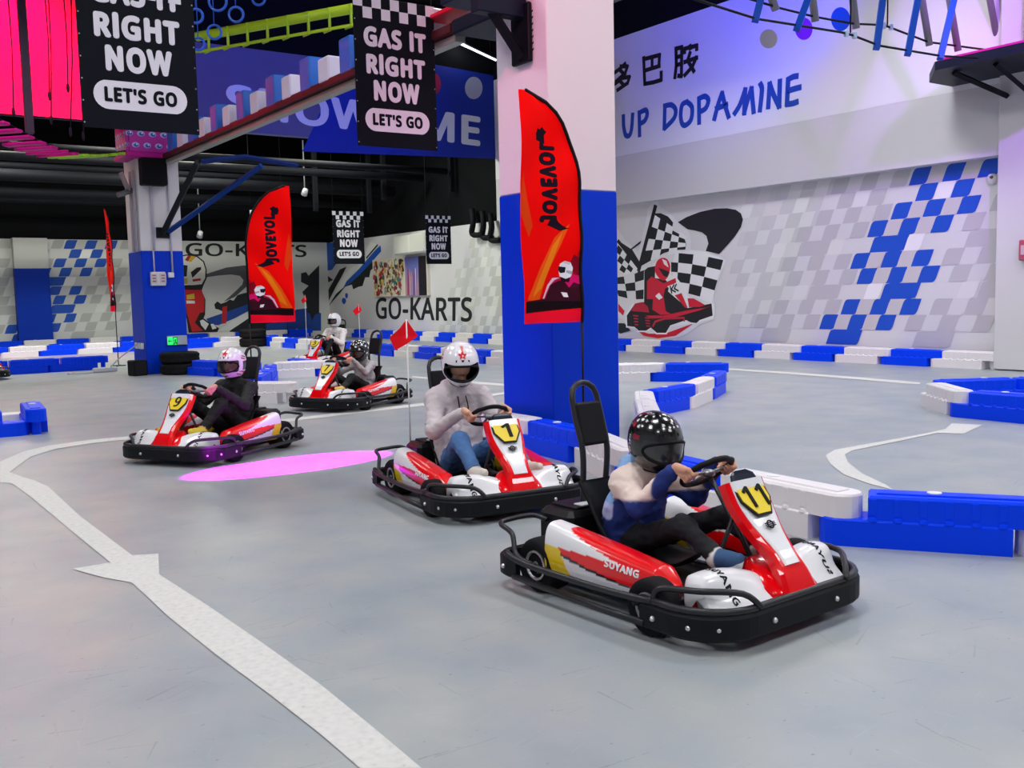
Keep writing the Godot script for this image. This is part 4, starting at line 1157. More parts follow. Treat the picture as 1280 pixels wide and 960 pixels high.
func person(d: Dictionary, at: Vector3, turn: float) -> Node3D:
	var root = thing("person", d.label, "person", at, turn)
	var s: float = d.s; var sx: float = d.hx
	var g0 = Vector3(0.215, 0.645, 0); var ax = Vector3(-0.62, 0.78, 0).normalized(); var e2 = ax.cross(Vector3(0, 0, 1))
	var hip: Vector3 = d.hip; var chest: Vector3 = d.chest; var neck: Vector3 = d.neck; var head: Vector3 = d.head
	var bulk: float = d.get("bulk", 1.0)
	var B = []
	for z in [-1.0, 1.0]:
		B.append([hip + Vector3(0, 0.02, 0.075 * z * s), chest + Vector3(0, -0.08 * s, 0.075 * z * s), 0.105 * s * bulk, 0.108 * s * bulk, 0])
		B.append([chest + Vector3(0, -0.08 * s, 0.075 * z * s), neck + Vector3(-0.01, -0.075 * s, 0.095 * z * s), 0.108 * s * bulk, 0.075 * s * bulk, 0])
		var sh = neck + Vector3(-0.005, -0.085 * s, sx * z)
		B.append([neck + Vector3(-0.01, -0.06 * s, 0.05 * z * s), sh, 0.07 * s, 0.072 * s * bulk, 0])
		var w = -0.10 + 0.0 * z
		var gp = g0 + Vector3(0, 0, 1) * cos(w) * 0.135 * z + e2 * sin(w) * -0.12
		var wr = gp + ax * 0.052 * s + Vector3(-0.045 * s, -0.012, 0.022 * z)
		var el: Vector3 = d.elbow * Vector3(1, 1, z)
		B.append([sh, el, 0.066 * s * bulk, 0.052 * s * bulk, 0]); B.append([el, wr.lerp(el, 0.12), 0.052 * s * bulk, 0.036 * s * bulk, 0 if not d.get("bare", false) else 2])
		var hj = hip + Vector3(0.03, -0.02, 0.085 * z * s); var kn: Vector3 = d.knee * Vector3(1, 1, z); var an: Vector3 = d.ankle * Vector3(1, 1, z)
		B.append([hj, kn, 0.088 * s, 0.062 * s, 1]); B.append([kn, an + (kn - an) * 0.22, 0.062 * s, 0.048 * s, 1])
		B.append([an + (kn - an) * 0.25, an, 0.036 * s, 0.034 * s, 5])
		var toe = an + Vector3(0.155 * s, 0.012 + 0.02 * s, 0.012 * z)
		B.append([an + Vector3(-0.02, -0.02, 0) * s, toe, 0.040 * s, 0.030 * s, 3]); B.append([an + Vector3(-0.015, 0.005, 0) * s, an.lerp(toe, 0.5), 0.040 * s, 0.036 * s, 3])
	B.append([neck + Vector3(0, -0.06 * s, 0), head + Vector3(-0.01, -0.06 * s, 0), 0.066 * s, 0.055 * s, 0])
	if d.has("hood"): 
		for z in [-1.0, 1.0]: B.append([neck + Vector3(-0.11, -0.03, 0.03 * z) * s, neck + Vector3(-0.06, -0.035, 0.105 * z) * s, 0.08 * s, 0.052 * s, 6])
	var paint: Callable = d.paint
	var st = mb(true)
	nets(st, B, 0.0115, 0.035, paint, 0.008)
	for z in [-1.0, 1.0]:
		var w = -0.10
		var gp = g0 + Vector3(0, 0, 1) * cos(w) * 0.135 * z + e2 * sin(w) * -0.12
		var H = []
		hand(H, gp, Vector3(0, 0, z), ax, e2 * -1.0, gp + ax * 0.052 * s + Vector3(-0.045 * s, -0.012, 0.022 * z), d.get("hand", 1.0))
		nets(st, H, 0.0042, 0.007, paint)
	# head with a face behind the helmet opening
	var q = Transform3D(Basis(Vector3.UP, d.yaw) * Basis(Vector3.BACK, d.pitch), head)
	var hs: float = d.get("hs", 1.0)
	var f = func(x, y, z): return q * (Vector3(x, y, z) * hs)
	var H = [[f.call(-0.02, 0.03, 0), f.call(0.0, -0.04, 0), 0.09 * hs, 0.078 * hs, 2], [f.call(0.03, -0.03, 0), f.call(0.055, -0.095, 0), 0.058 * hs, 0.036 * hs, 2], [f.call(0.085, -0.005, 0), f.call(0.103, -0.04, 0), 0.008 * hs, 0.013 * hs, 2],
		[f.call(0.084, -0.071, -0.014), f.call(0.084, -0.071, 0.014), 0.0075, 0.0075, 8], [f.call(-0.01, 0.05, 0), f.call(-0.05, 0.0, 0), 0.088 * hs, 0.08 * hs, 7]]
	for z in [-1.0, 1.0]:
		H.append([f.call(0.078, 0.002, 0.022 * z), f.call(0.074, 0.002, 0.042 * z), 0.0075, 0.006, 7]); H.append([f.call(0.082, 0.022, 0.018 * z), f.call(0.074, 0.024, 0.046 * z), 0.006, 0.004, 7])
		H.append([f.call(-0.005, -0.01, 0.082 * z), f.call(-0.01, 0.02, 0.084 * z), 0.013, 0.015, 2])
	nets(st, H, 0.0065, 0.012, paint)
	obj("body", st, vmat(0.8), root)
	if d.has("cord"):
		var cs = mb(true)
		for z in [0.035, -0.03]: tube(cs, smooth_path([neck + Vector3(0.075, -0.07, z), neck + Vector3(0.105, -0.14, z * 1.1), neck + Vector3(0.10, -0.24 if z > 0 else -0.17, z * 1.2)], 4), 0.005, 6)
		obj("drawstring", cs, mat("1c1a1c", 0.7), root)
	helmet_parts(root, q * Vector3(0.0, 0.0, 0), d.yaw, d.pitch, hs * d.get("helm", 1.0), d.helmet)
	return root

# ---------- feather flags ----------
func flag_picture() -> ImageTexture:
	var w = 256; var h = 832
	var im = Image.create(w, h, false, Image.FORMAT_RGB8); im.fill(Color.html("ff0404"))
	var P = func(a): # coordinates read with the pole at x 75 and the cloth 225 wide, 775 tall
		var o = []
		for i in range(0, a.size(), 2): o.append(Vector2((a[i] - 75.0) / 222.0 * w, (a[i + 1] - 35.0) / 775.0 * h))
		return o
	for q in [["c40a1c", [75, 560, 130, 640, 75, 700]], ["fa5a10", [110, 470, 175, 520, 235, 620, 285, 730, 235, 735, 205, 640, 150, 545]], ["ff8418", [140, 500, 185, 550, 240, 660, 262, 720, 225, 690, 180, 590]],
		["e8400e", [285, 300, 300, 420, 270, 520, 255, 480]], ["8c0c24", [75, 590, 100, 575, 112, 600, 100, 640, 75, 650]], ["e0146a", [75, 650, 105, 645, 130, 665, 150, 690, 130, 712, 80, 715]], ["501028", [75, 680, 100, 672, 128, 700, 110, 715, 75, 715]], ["3c1020", [75, 690, 120, 690, 140, 660, 175, 655, 205, 690, 225, 728, 290, 735, 290, 775, 75, 760]],
		["c01048", [130, 660, 165, 650, 195, 665, 222, 728, 208, 728, 186, 680, 160, 668]], ["f0c8d8", [150, 655, 180, 656, 200, 680, 218, 726, 212, 726, 192, 684, 172, 664]], ["1a0c14", [75, 738, 180, 735, 290, 738, 290, 772, 75, 762]], ["f6e8ee", [128, 708, 150, 705, 142, 722, 124, 724]]]:
		fill_poly(im, P.call(q[1]), Color.html(q[0]))
	fill_poly(im, P.call([106, 645, 102, 622, 112, 604, 134, 598, 152, 608, 158, 626, 152, 652, 130, 660, 112, 654]), Color.html("f4f0f4"))
	fill_poly(im, P.call([130, 620, 157, 617, 158, 630, 150, 640, 133, 638]), Color.html("241c2a")); fill_poly(im, P.call([104, 634, 126, 630, 128, 638, 106, 646]), Color.html("b8b0c0")); fill_poly(im, P.call([112, 606, 134, 598, 140, 604, 116, 612]), Color.html("d4ccd8"))
	fill_poly(im, P.call([112, 654, 130, 660, 150, 652, 146, 668, 118, 672]), Color.html("2a1020"))
	fill_poly(im, P.call([75, 765, 300, 775, 300, 815, 75, 815]), Color.html("ff1030"))
	var dark = Color.html("1c1220")
	for k in 5: # wings at both ends of the word
		var a = k * 9.0
		fill_poly(im, P.call([205 - k * 6, 478 - a * 0.3, 195, 462, 150 - k * 4 + a, 482 - a, 112 + a * 1.4, 486 - a * 0.4, 150 + a, 496 - a * 0.5]), dark)
		fill_poly(im, P.call([200 + k * 3, 205 - a * 0.4, 235, 195 - a, 238 - a * 0.2, 172 - a * 0.4, 190 - a * 0.5 + 22, 150 + a * 0.4, 205, 168 + a * 0.3]), dark)
	text_image(im, "JOVEVOL", P.call([232, 470])[0], (P.call([232, 195])[0] - P.call([232, 470])[0]), (P.call([164, 470])[0] - P.call([232, 470])[0]), dark, 1.7)
	return ImageTexture.create_from_image(im)
func feather_flag(label: String, foot: Vector3, low: float, w: float, h: float, turn: float, flip := 1.0, wave := 1.0) -> Node3D:
	var o = thing("feather_flag", label, "flag", foot, turn, "red feather flags around the track")
	var edge = func(t): return w * (1.0 if t < 0.55 else sqrt(maxf(0.0, 1.0 - ((t - 0.55) / 0.452) ** 2)))
	var st = mb(true)
	var nt = 48; var ns = 14
	var pt = func(t, s):
		var x = w - edge.call(t) * (1.0 - s)     # s = 0 pole edge, 1 free edge
		var ripple = 0.020 * wave * sin(x / w * 7.0 + t * 9.0) * smoothstep(0.0, 0.5, s) + 0.012 * wave * sin(t * 21.0 + x / w * 4.0) * (0.3 + 0.7 * (1.0 - s))
		return Vector3(x * flip, low + t * h, ripple)
	for i in nt:
		for j in ns:
			var q = [[i, j], [i, j + 1], [i + 1, j + 1], [i + 1, j]]
			for e in [0, 2, 1, 0, 3, 2]:
				var t = float(q[e][0]) / nt; var s = float(q[e][1]) / ns
				var p = pt.call(t, s)
				st.set_uv(Vector2((p.x * flip) / w, 1.0 - t)); st.add_vertex(p)
	var fm = StandardMaterial3D.new(); fm.albedo_texture = tex_flag; fm.roughness = 0.6; fm.metallic_specular = 0.15; fm.texture_repeat = false; fm.backlight_enabled = true; fm.backlight = Color(0.25, 0.25, 0.25)
	if mats.has("flag"): fm = mats["flag"]
	mats["flag"] = fm
	obj("cloth", st, fm, o)
	st = mb(true)
	var pole = []
	for i in 25:
		var t = 1.0 - i / 24.0
		pole.append(pt.call(t, 0.0) + Vector3(-0.012 * flip, 0, 0))
	tube(st, pole, 0.017, 8); obj("sleeve", st, mat("121216", 0.6), o)
	st = mb(true); tube(st, [Vector3(-0.012 * flip, low, 0), Vector3(-0.012 * flip, 0.02, 0)], 0.011, 8); obj("pole", st, mat("17171b", 0.4), o)
	st = mb(); box(st, Vector3(0, 0.012, 0), Vector3(0.34, 0.024, 0.05), 0.004); box(st, Vector3(0, 0.012, 0), Vector3(0.05, 0.022, 0.34), 0.004); obj("foot", st, mat("1b1b1f", 0.5), o)
	return o

# ---------- hanging banners ----------
func banner(label: String, c: Vector3, w: float, h: float, turn := 0.0):
	# c is the middle of the lower edge
	var o = thing("hanging_banner", label, "banner", c, turn, "black hanging banners")
	var st = mb(); box(st, Vector3(0, h / 2, 0), Vector3(w, h, 0.012), 0.003); var cl = obj("cloth", st, mat("10131c", 0.7), o)
	st = mb()
	var n = 9; var cw = w / n; var Z = Vector3(0, 0, 1)
	for i in n:
		for j in 2:
			if (i + j) % 2 == 0: flat(st, Color.WHITE, [Vector3(-w / 2 + cw * i, h - cw * 1.05 * (j + 1), 0.009), Vector3(-w / 2 + cw * (i + 1), h - cw * 1.05 * (j + 1), 0.009), Vector3(-w / 2 + cw * (i + 1), h - cw * 1.05 * j, 0.009), Vector3(-w / 2 + cw * i, h - cw * 1.05 * j, 0.009)], Z)
	var pill = []
	var py = 0.29 * w; var pr = 0.125 * w; var px = 0.40 * w - pr
	for i in 24:
		var a = PI / 2 - TAU * i / 24 - 0.001
		pill.append(Vector3((px if cos(a) > 0 else -px) + cos(a) * pr, py + sin(a) * pr, 0.009))
	obj("check_strip", st, mat("eeeaf2", 0.6), cl)
	st = mb(); flat(st, Color.WHITE, pill, Z); obj("printed_pill", st, mat("eeeaf2", 0.6), cl)
	var wm = mat("eeeaf2", 0.6)
	for l in [["GAS lT", 0.385, 1.06], ["RlGHT", 0.365, 0.77], ["NOW", 0.285, 0.49]]:
		lettering("lettering", l[0], Vector3(-l[1] * w, l[2] * w, 0.007), Vector3(l[1] * w, l[2] * w, 0.007), Vector3(-l[1] * w, (l[2] + 0.225) * w, 0.007), wm, cl, 1.25, 0.006)
	lettering("lettering", "LET'S GO", Vector3(-0.31 * w, py - 0.062 * w, 0.010), Vector3(0.31 * w, py - 0.062 * w, 0.010), Vector3(-0.31 * w, py + 0.068 * w, 0.010), mat("10131c", 0.7), cl, 1.1, 0.006)
	st = mb(true); 
	for s in [-1.0, 1.0]: tube(st, [Vector3(s * w * 0.47, h - 0.01, 0), Vector3(s * w * 0.47, 9.6 - c.y, 0)], 0.006, 5)
	obj("hanging_cord", st, mat("2a2a30", 0.6), o)
	st = mb(true)
	for s in [-1.0, 1.0]:
		for i in 8: ball(st, Vector3(s * w * 0.485, 0.04 + (h - 0.08) * i / 7.0, 0.008), Vector3(0.007, 0.007, 0.004), 6, 4)
	obj("eyelet", st, mat("c8c8d0", 0.3, 0.7), cl)

# ---------- things around the columns ----------
func tyre(label: String, at: Vector3, r := 0.37, w := 0.23, group := ""):
	var o = thing("car_tyre", label, "tyre", at, 0.0, group)
	var st = mb(true)
	lathe(st, [[r * 0.60, 0.02], [r * 0.78, 0.0], [r * 0.93, 0.012], [r, 0.05], [r, w * 0.5 - 0.008], [r * 0.985, w * 0.5], [r, w * 0.5 + 0.008], [r, w - 0.05], [r * 0.93, w - 0.012], [r * 0.78, w], [r * 0.60, w - 0.02], [r * 0.56, w - 0.05], [r * 0.56, 0.05], [r * 0.60, 0.02]], 36)
	st.set_smooth_group(-1)
	for i in 30:
		var a = TAU * i / 30
		for k in [0.3, 0.7]: box(st, Vector3(0, 0, 0), Vector3(0.012, w * 0.24, 0.05), 0.0, Transform3D(Basis(Vector3.UP, -a), Vector3(cos(a) * r, w * k, sin(a) * r)))
	obj("casing", st, mat("1a1a1b", 0.8), o)
func build_columns():
	var near = column("column_near", "square column with blue painted base beside the feather flag", 5.82, -7.64, 0.86, 0.86, 2.5)
	var left = column("column_far", "square column with blue painted base carrying conduits and exit sign", 5.5, -21.1, 0.86, 1.0, 2.55)
	var right = column("column_right", "pale square column at the right wall", 16.5, -8.05, 0.8, 1.1, 0.02)
	# far column fittings
	var zf = -21.1
	var P = func(u, v): return on_z(u, v, zf)
	var bx = func(called, label, cat, u0, v0, u1, v1, m, depth):
		var a = P.call(u0, v0); var b = P.call(u1, v1)
		var o = thing(called, label, cat, Vector3((a.x + b.x) / 2, minf(a.y, b.y), zf))
		var st = mb(); box(st, Vector3(0, absf(a.y - b.y) / 2, depth / 2), Vector3(absf(b.x - a.x), absf(a.y - b.y), depth), 0.01)
		obj("housing", st, m, o)
		return o
	var e = bx.call("electric_box", "pale twin electric box on the blue part of the far column", "electric box", 187, 340, 206, 357, mat("d8d3d6", 0.5), 0.1)
	for k in [-1, 1]:
		var st = mb(); box(st, Vector3(0.09 * k, 0.15, 0.102), Vector3(0.13, 0.2, 0.012), 0.004); obj("cover", st, mat("c9c2c6", 0.5), e)
		st = mb(); 
		for q in 3: box(st, Vector3(0.09 * k, 0.09 + q * 0.06, 0.111), Vector3(0.07, 0.022, 0.006)); 
		obj("breaker", st, mat("a04a54", 0.5), e)
	bx.call("switch_box", "small white switch box at the end of a conduit", "switch", 209.5, 340.5, 217, 347, mat("e4e4ea", 0.5), 0.06)
	e = bx.call("exit_sign", "green and grey running man exit sign on the far column", "exit sign", 208, 420, 233.5, 430.5, mat("a9a9bd", 0.5), 0.05)
	var w = P.call(233.5, 425).x - P.call(208, 425).x; var hh = P.call(220, 420).y - P.call(220, 430.5).y
	var st2 = mb(); flat(st2, Color.WHITE, [Vector3(-w * 0.48, hh * 0.06, 0.053), Vector3(w * 0.02, hh * 0.06, 0.053), Vector3(w * 0.02, hh * 0.94, 0.053), Vector3(-w * 0.48, hh * 0.94, 0.053)], Vector3(0, 0, 1))
	obj("lit_face", st2, glow("2ce070", 0.9), e)
	st2 = mb()
	var fw = C("0c8a3c")
	flat(st2, fw, [Vector3(-w * 0.46, hh * 0.5, 0.055), Vector3(-w * 0.38, hh * 0.25, 0.055), Vector3(-w * 0.38, hh * 0.42, 0.055), Vector3(-w * 0.26, hh * 0.42, 0.055), Vector3(-w * 0.26, hh * 0.58, 0.055), Vector3(-w * 0.38, hh * 0.58, 0.055), Vector3(-w * 0.38, hh * 0.75, 0.055)], Vector3(0, 0, 1))
	stroke(st2, fw, [Vector3(-w * 0.20, hh * 0.1, 0.055), Vector3(-w * 0.20, hh * 0.9, 0.055), Vector3(-w * 0.01, hh * 0.9, 0.055), Vector3(-w * 0.01, hh * 0.1, 0.055)], 0.02, Vector3(0, 0, 1))
	stroke(st2, fw, [Vector3(-w * 0.16, hh * 0.15, 0.055), Vector3(-w * 0.10, hh * 0.42, 0.055), Vector3(-w * 0.11, hh * 0.65, 0.055)], 0.03, Vector3(0, 0, 1))
	stroke(st2, fw, [Vector3(-w * 0.05, hh * 0.18, 0.055), Vector3(-w * 0.10, hh * 0.42, 0.055)], 0.03, Vector3(0, 0, 1))
	stroke(st2, fw, [Vector3(-w * 0.16, hh * 0.5, 0.055), Vector3(-w * 0.06, hh * 0.6, 0.055)], 0.02, Vector3(0, 0, 1))
	obj("pictogram", st2, vmat(0.6), e)
	var sl = OmniLight3D.new(); sl.name = "exit_glow"; e.add_child(sl); sl.position = Vector3(-w * 0.25, hh / 2, 0.12); sl.light_color = Color.html("2ce070"); sl.light_energy = 0.02; sl.omni_range = 40; sl.omni_attenuation = 2.0; sl.shadow_enabled = true; sl.light_size = 0.08
	var pipes = [[186, 200, 313, 0.022, "upper"], [191, 313, 340, 0.018, "lower"], [208.5, 215, 340, 0.02, "switch"]]
	for p in pipes:
		var st = mb(true); var a = P.call(p[0], p[1]); var b = P.call(p[0] + 3.0, p[2])
		tube(st, [Vector3(a.x, a.y, zf + 0.03), Vector3(a.x, b.y, zf + 0.03)], p[3], 8)
		tag(obj("conduit", st, mat("b9b4c6", 0.4)), "thin pale %s conduit running down the far column" % p[4], "pipe", "", "")
	for p in [0.12, 0.42]:
		var st = mb(true); tube(st, [Vector3(5.47, 2.55, zf - p), Vector3(5.47, 4.2, zf - p)], 0.03, 8)
		tag(obj("conduit", st, mat("b9b4c6", 0.4)), "pale pipe on the flank of the far column", "pipe", "pipes on the side of the far column")
	for k in 4:
		var st = mb(); box(st, Vector3(0, 0, 0), Vector3(0.05, 0.13, 0.05), 0.008)
		var o = obj("plug_socket", st, mat("e8e8ec", 0.5)); o.position = Vector3(5.47, on_z(172, 433, -21.3).y, -21.25 - k * 0.17); tag(o, "small white plug socket in a row on the side of the far column", "socket", "white plug sockets on the far column")
	# camera on the column
	var cam = thing("security_camera", "grey bullet camera bracketed to the top of the far column", "camera", Vector3(5.44, 3.75, -21.4))
	var st = mb(true); tube(st, [Vector3(-0.28, -0.06, 0.1), Vector3(0.05, 0.06, 0)], 0.055, 10); obj("camera_body", st, mat("6a6a74", 0.5), cam)
	st = mb(); box(st, Vector3(-0.02, 0.25, 0), Vector3(0.02, 0.4, 0.3), 0.004, Transform3D(Basis(Vector3.BACK, 0.35), Vector3.ZERO)); obj("bracket", st, mat("8d8d98", 0.5), cam)
	# strut bracket and two struts
	var c = P.call(203, 291)
	var br = thing("strut_bracket", "black steel bracket with dark strut rising from the far column", "bracket", c)
	st = mb(); box(st, Vector3(0, 0, 0.02), Vector3(0.26, 0.22, 0.04), 0.006); obj("base_plate", st, mat("17171b", 0.5), br)
	var t1 = on_x(247, 203, 6.1) - c
	st = mb(); tube(st, [Vector3(0, 0.0, 0.06), t1], 0.07, 4); obj("strut", st, mat("1c1e24", 0.5), br)
	var st1 = mb(); var t2 = on_z(327, 207, -19.0); tube(st1, [c + Vector3(0.1, 0.02, 0.08), t2], 0.06, 4)
	tag(obj("blue_strut", st1, mat("123a86", 0.45)), "slanting blue steel strut above the far column", "strut")
	var st3 = mb(); tube(st3, [on_z(252, 202, -19.0), on_z(306, 196, -19.2), on_z(372, 207, -19.4)], 0.05, 4)
	tag(obj("blue_strut", st3, mat("142a66", 0.45)), "bent dark blue steel bar under the stepping beam", "strut")
	# tyres
	var g = on_y(215, 466)
	for k in 2: tyre("black car tyre, %s of the pair at the foot of the far column" % ["lower", "upper"][k], Vector3(6.05, k * 0.235, -20.68), 0.39, 0.23, "tyres at the far column")
	tyre("black car tyre standing alone before the far barriers", Vector3(11.35, 0.0, -30.75), 0.42, 0.28)
	tyre("black car tyre lying upon the tyre before the far barriers", Vector3(11.35, 0.285, -30.75), 0.42, 0.28)
	var sp = thing("speaker_box", "small black box on the floor beside the far column", "box", Vector3(5.28, 0, -21.0), 0.2)
	st = mb(); box(st, Vector3(0, 0.16, 0), Vector3(0.30, 0.32, 0.30), 0.02); obj("cabinet", st, mat("131316", 0.6), sp)
	st = mb(); box(st, Vector3(0, 0.16, 0.152), Vector3(0.24, 0.26, 0.01), 0.004); obj("grille", st, mat("1f1f23", 0.8), sp)
	var pk = thing("extension_lead", "white power strip with cable lying by the all-blue barriers", "power strip", Vector3(5.0, 0, -22.6))
	st = mb(); box(st, Vector3(0, 0.06, 0), Vector3(0.5, 0.1, 0.12), 0.02); obj("housing", st, mat("dedee2", 0.5), pk)
	st = mb(true); tube(st, smooth_path([Vector3(0.1, 0.08, 0), Vector3(0.2, 0.3, 0.4), Vector3(0.42, 0.62, 1.1)], 5), 0.012, 6); tube(st, smooth_path([Vector3(-0.2, 0.02, 0), Vector3(-0.5, 0.02, 0.2), Vector3(-0.75, 0.02, 0.0), Vector3(-0.6, 0.02, -0.3)], 5), 0.014, 6); obj("cable", st, mat("c8c8cc", 0.5), pk)
	# right column fittings
	var R = func(u, v): return on_x(u, v, 16.5)
	var rb = thing("fire_box", "small red call box on the pale right column", "call box", Vector3(16.5, R.call(1270, 326).y, -8.45))
	st = mb(); box(st, Vector3(-0.05, 0.17, 0), Vector3(0.1, 0.34, 0.5), 0.015); obj("housing", st, mat("b8506a", 0.5), rb)
	st = mb(); 
	for k in 3: box(st, Vector3(-0.105, 0.17, -0.16 + 0.16 * k), Vector3(0.012, 0.16, 0.1), 0.004)
	obj("cover", st, mat("d9b4c0", 0.5), rb)
	var wb = obj("switch_box", plain_box(Vector3(16.44, R.call(1256, 311).y, -8.16), Vector3(16.5, R.call(1256, 303).y, -8.04)), mat("f0eef0", 0.5)); tag(wb, "small white box beside the red call box", "switch")
	st = mb(true); tube(st, [Vector3(16.46, 2.1, -8.28), Vector3(16.46, 5.0, -8.28)], 0.03, 8); tag(obj("conduit", st, mat("cfc6d4", 0.4)), "pale pipe running down the right column", "pipe")
	st = mb(true); tube(st, smooth_path([Vector3(16.45, 2.2, -8.1), Vector3(16.40, 2.35, -8.2), Vector3(16.43, 2.32, -8.4), Vector3(16.44, 2.6, -8.5)], 5), 0.012, 6); tag(obj("cable", st, mat("1a1a22", 0.5)), "thin black cable above the red call box", "cable")
	var sd = thing("smoke_alarm", "round white sensor on the wall above the chequers", "sensor", on_x(1241, 224, XR))
	st = mb(true); lathe(st, [[0.10, 0.0], [0.10, 0.03], [0.07, 0.07], [0.002, 0.08]], 18, Transform3D(Basis(Vector3.BACK, PI / 2), Vector3.ZERO)); obj("cover", st, mat("dcd8dc", 0.5), sd)
	st = mb(true); lathe(st, [[0.03, 0.075], [0.03, 0.09], [0.002, 0.092]], 10, Transform3D(Basis(Vector3.BACK, PI / 2), Vector3(0, 0.03, 0.02))); obj("indicator", st, mat("5a5660", 0.5), sd)

# ---------- aerial course and ceiling ----------
func pattern_mat() -> StandardMaterial3D:
	if mats.has("pattern"): return mats["pattern"]
	var im = Image.create(256, 256, false, Image.FORMAT_RGB8); im.fill(Color.html("b4149c"))
	for j in 4:
		for i in 4:
			var c = Vector2(32 + i * 64 + (32 if j % 2 else 0), 32 + j * 64)
			for o in [0, -256]:
				fill_poly(im, disc(c + Vector2(o, 0), 21, 15), Color.html("a8b4e8")); fill_poly(im, disc(c + Vector2(o + 3, 2), 14, 10), Color.html("2850b8")); fill_poly(im, disc(c + Vector2(o + 7, -3), 5, 4), Color.html("e8e8f8"))
	var m = StandardMaterial3D.new(); m.albedo_texture = ImageTexture.create_from_image(im); m.uv1_triplanar = true; m.uv1_world_triplanar = true; m.uv1_scale = Vector3(1.1, 1.1, 1.1); m.roughness = 0.5
	mats["pattern"] = m
	return m
func build_aerial():
	var st
	# stepping beam between the two columns
	var bm = thing("stepping_beam", "dark steel beam running between the columns under blocks", "beam", Vector3(6.1, 4.34, -15.3))
	st = mb(); box(st, Vector3(0, 0.12, 0), Vector3(0.28, 0.10, 11.4), 0.01); obj("deck", st, mat("4a1c22", 0.5), bm)
	st = mb(); box(st, Vector3(0, 0.02, 0), Vector3(0.14, 0.08, 11.4), 0.006); obj("channel", st, mat("8e9088", 0.4, 0.3), bm)
	var z = -20.24
	var k = 0
	while z < -9.6:
		for c in [[0.0, "1560c4", "blue", 0.46], [0.64, "ddd6ea", "white", 0.34]]:
			st = mb(); box(st, Vector3(0, c[3] / 2, 0), Vector3(0.30, c[3], 0.34), 0.02)
			var o = obj("stepping_block", st, mat(c[1], 0.45)); o.position = Vector3(6.1, 4.48, z + c[0])
			tag(o, "%s foam stepping block standing on the dark steel beam" % c[2], "block", "%s stepping blocks on the beam" % c[2])
		z += 1.333
	# platform over the far column
	var pl = thing("course_platform", "magenta patterned platform box above the far column", "platform", Vector3(5.8, 4.5, -21.3))
	st = mb(); box(st, Vector3(0, -0.03, 0), Vector3(1.1, 0.1, 1.0), 0.01); obj("deck", st, mat("b81a8c", 0.5), pl)
	st = mb(); box(st, Vector3(0, 0.32, 0.42), Vector3(0.95, 0.6, 0.05), 0.01); obj("patterned_panel", st, pattern_mat(), pl)
	st = mb(); box(st, Vector3(-0.5, 0.32, 0.0), Vector3(0.05, 0.6, 0.85), 0.01); obj("side_panel", st, pattern_mat(), pl)
	st = mb(); box(st, Vector3(0.0, -0.35, 0.32), Vector3(0.5, 0.55, 0.3), 0.02); obj("support", st, mat("0e0e12", 0.6), pl)
	# plank bridge to the left
	var a = Vector3(5.05, 4.5, -21.2); var b = Vector3(2.0, 4.62, -18.5)
	for i in 14:
		var f = (i + 0.5) / 14.0
		var p = a.lerp(b, f) + Vector3(0, -0.28 * sin(PI * clampf(f * 1.15, 0, 1)), 0)
		st = mb(); box(st, Vector3.ZERO, Vector3(0.17, 0.05, 0.80), 0.01)
		var green = i < 5
		var o = obj("bridge_plank", st, mat("9fd42a" if green else "d4188a", 0.5)); o.position = p; o.rotation.y = 0.72; o.rotation.z = (0.12 if f < 0.5 else -0.06)
		tag(o, "%s plank hanging in the rope bridge" % ("lime green" if green else "pink"), "plank", "%s planks of the rope bridge" % ("green" if green else "pink"))
	for s in [-1.0, 1.0]:
		st = mb(true); var pts = []
		for i in 15:
			var f = i / 14.0
			pts.append(a.lerp(b, f) + Vector3(sin(0.72) * 0.34 * s, -0.28 * sin(PI * clampf(f * 1.15, 0, 1)) + 0.04, cos(0.72) * 0.34 * s))
		tube(st, pts, 0.012, 5); tag(obj("bridge_rope", st, mat("16161c", 0.6)), "black rope threaded through the plank bridge", "rope", "ropes of the plank bridge")
	for u in [[58, 0, 64, 150], [88, 0, 88, 165], [104, 60, 104, 170], [52, 0, 62, 120], [6, 0, 17, 140], [75, 0, 85, 110]]:
		st = mb(true); var q0 = on_z(u[0], u[1] - 60, -19.6); var q1 = on_z(u[2], u[3], -19.6)
		tube(st, [q0, q0.lerp(q1, 0.6) + Vector3(0.03, 0, 0), q1], 0.012, 5); ball(st, q1, Vector3(0.03, 0.09, 0.03), 6, 4)
		tag(obj("safety_rope", st, mat("2a2030", 0.6)), "thin dark rope hanging above the plank bridge", "rope", "ropes above the plank bridge")
	st = mb(); box(st, Vector3(0, 1.5, 0), Vector3(0.14, 4.2, 0.14), 0.01); var po = obj("steel_post", st, mat("4a3c50", 0.5)); po.position = Vector3(on_z(33, 100, -20.0).x, 5.2, -20.0); tag(po, "dark steel post standing before the pink lit wall", "post")
	# green roller frame
	var g0 = Vector3(5.35, 5.78, -16.4); var g1 = Vector3(7.0, 5.86, -13.85)
	var gr = thing("roller_frame", "yellow green tubular crossing frame high in the aerial course", "frame", g0)
	st = mb(true); tube(st, [Vector3.ZERO, g1 - g0], 0.075, 10); obj("main_tube", st, mat("b4d420", 0.45), gr)
	st = mb(true)
	for o in [Vector3(0, -0.26, 0.1), Vector3(0, -0.22, -0.1)]: tube(st, [o, g1 - g0 + o], 0.02, 6)
	obj("lower_rail", st, mat("b4d420", 0.45), gr)
	for i in 8:
		st = mb(true); var p = (g1 - g0) * ((i + 0.5) / 8.0); tube(st, [p + Vector3(0, 0.06, 0.1), p + Vector3(0, -0.28, 0.1), p + Vector3(0, -0.26, -0.1)], 0.022, 6); obj("rung", st, mat("a8cc24", 0.45), gr)
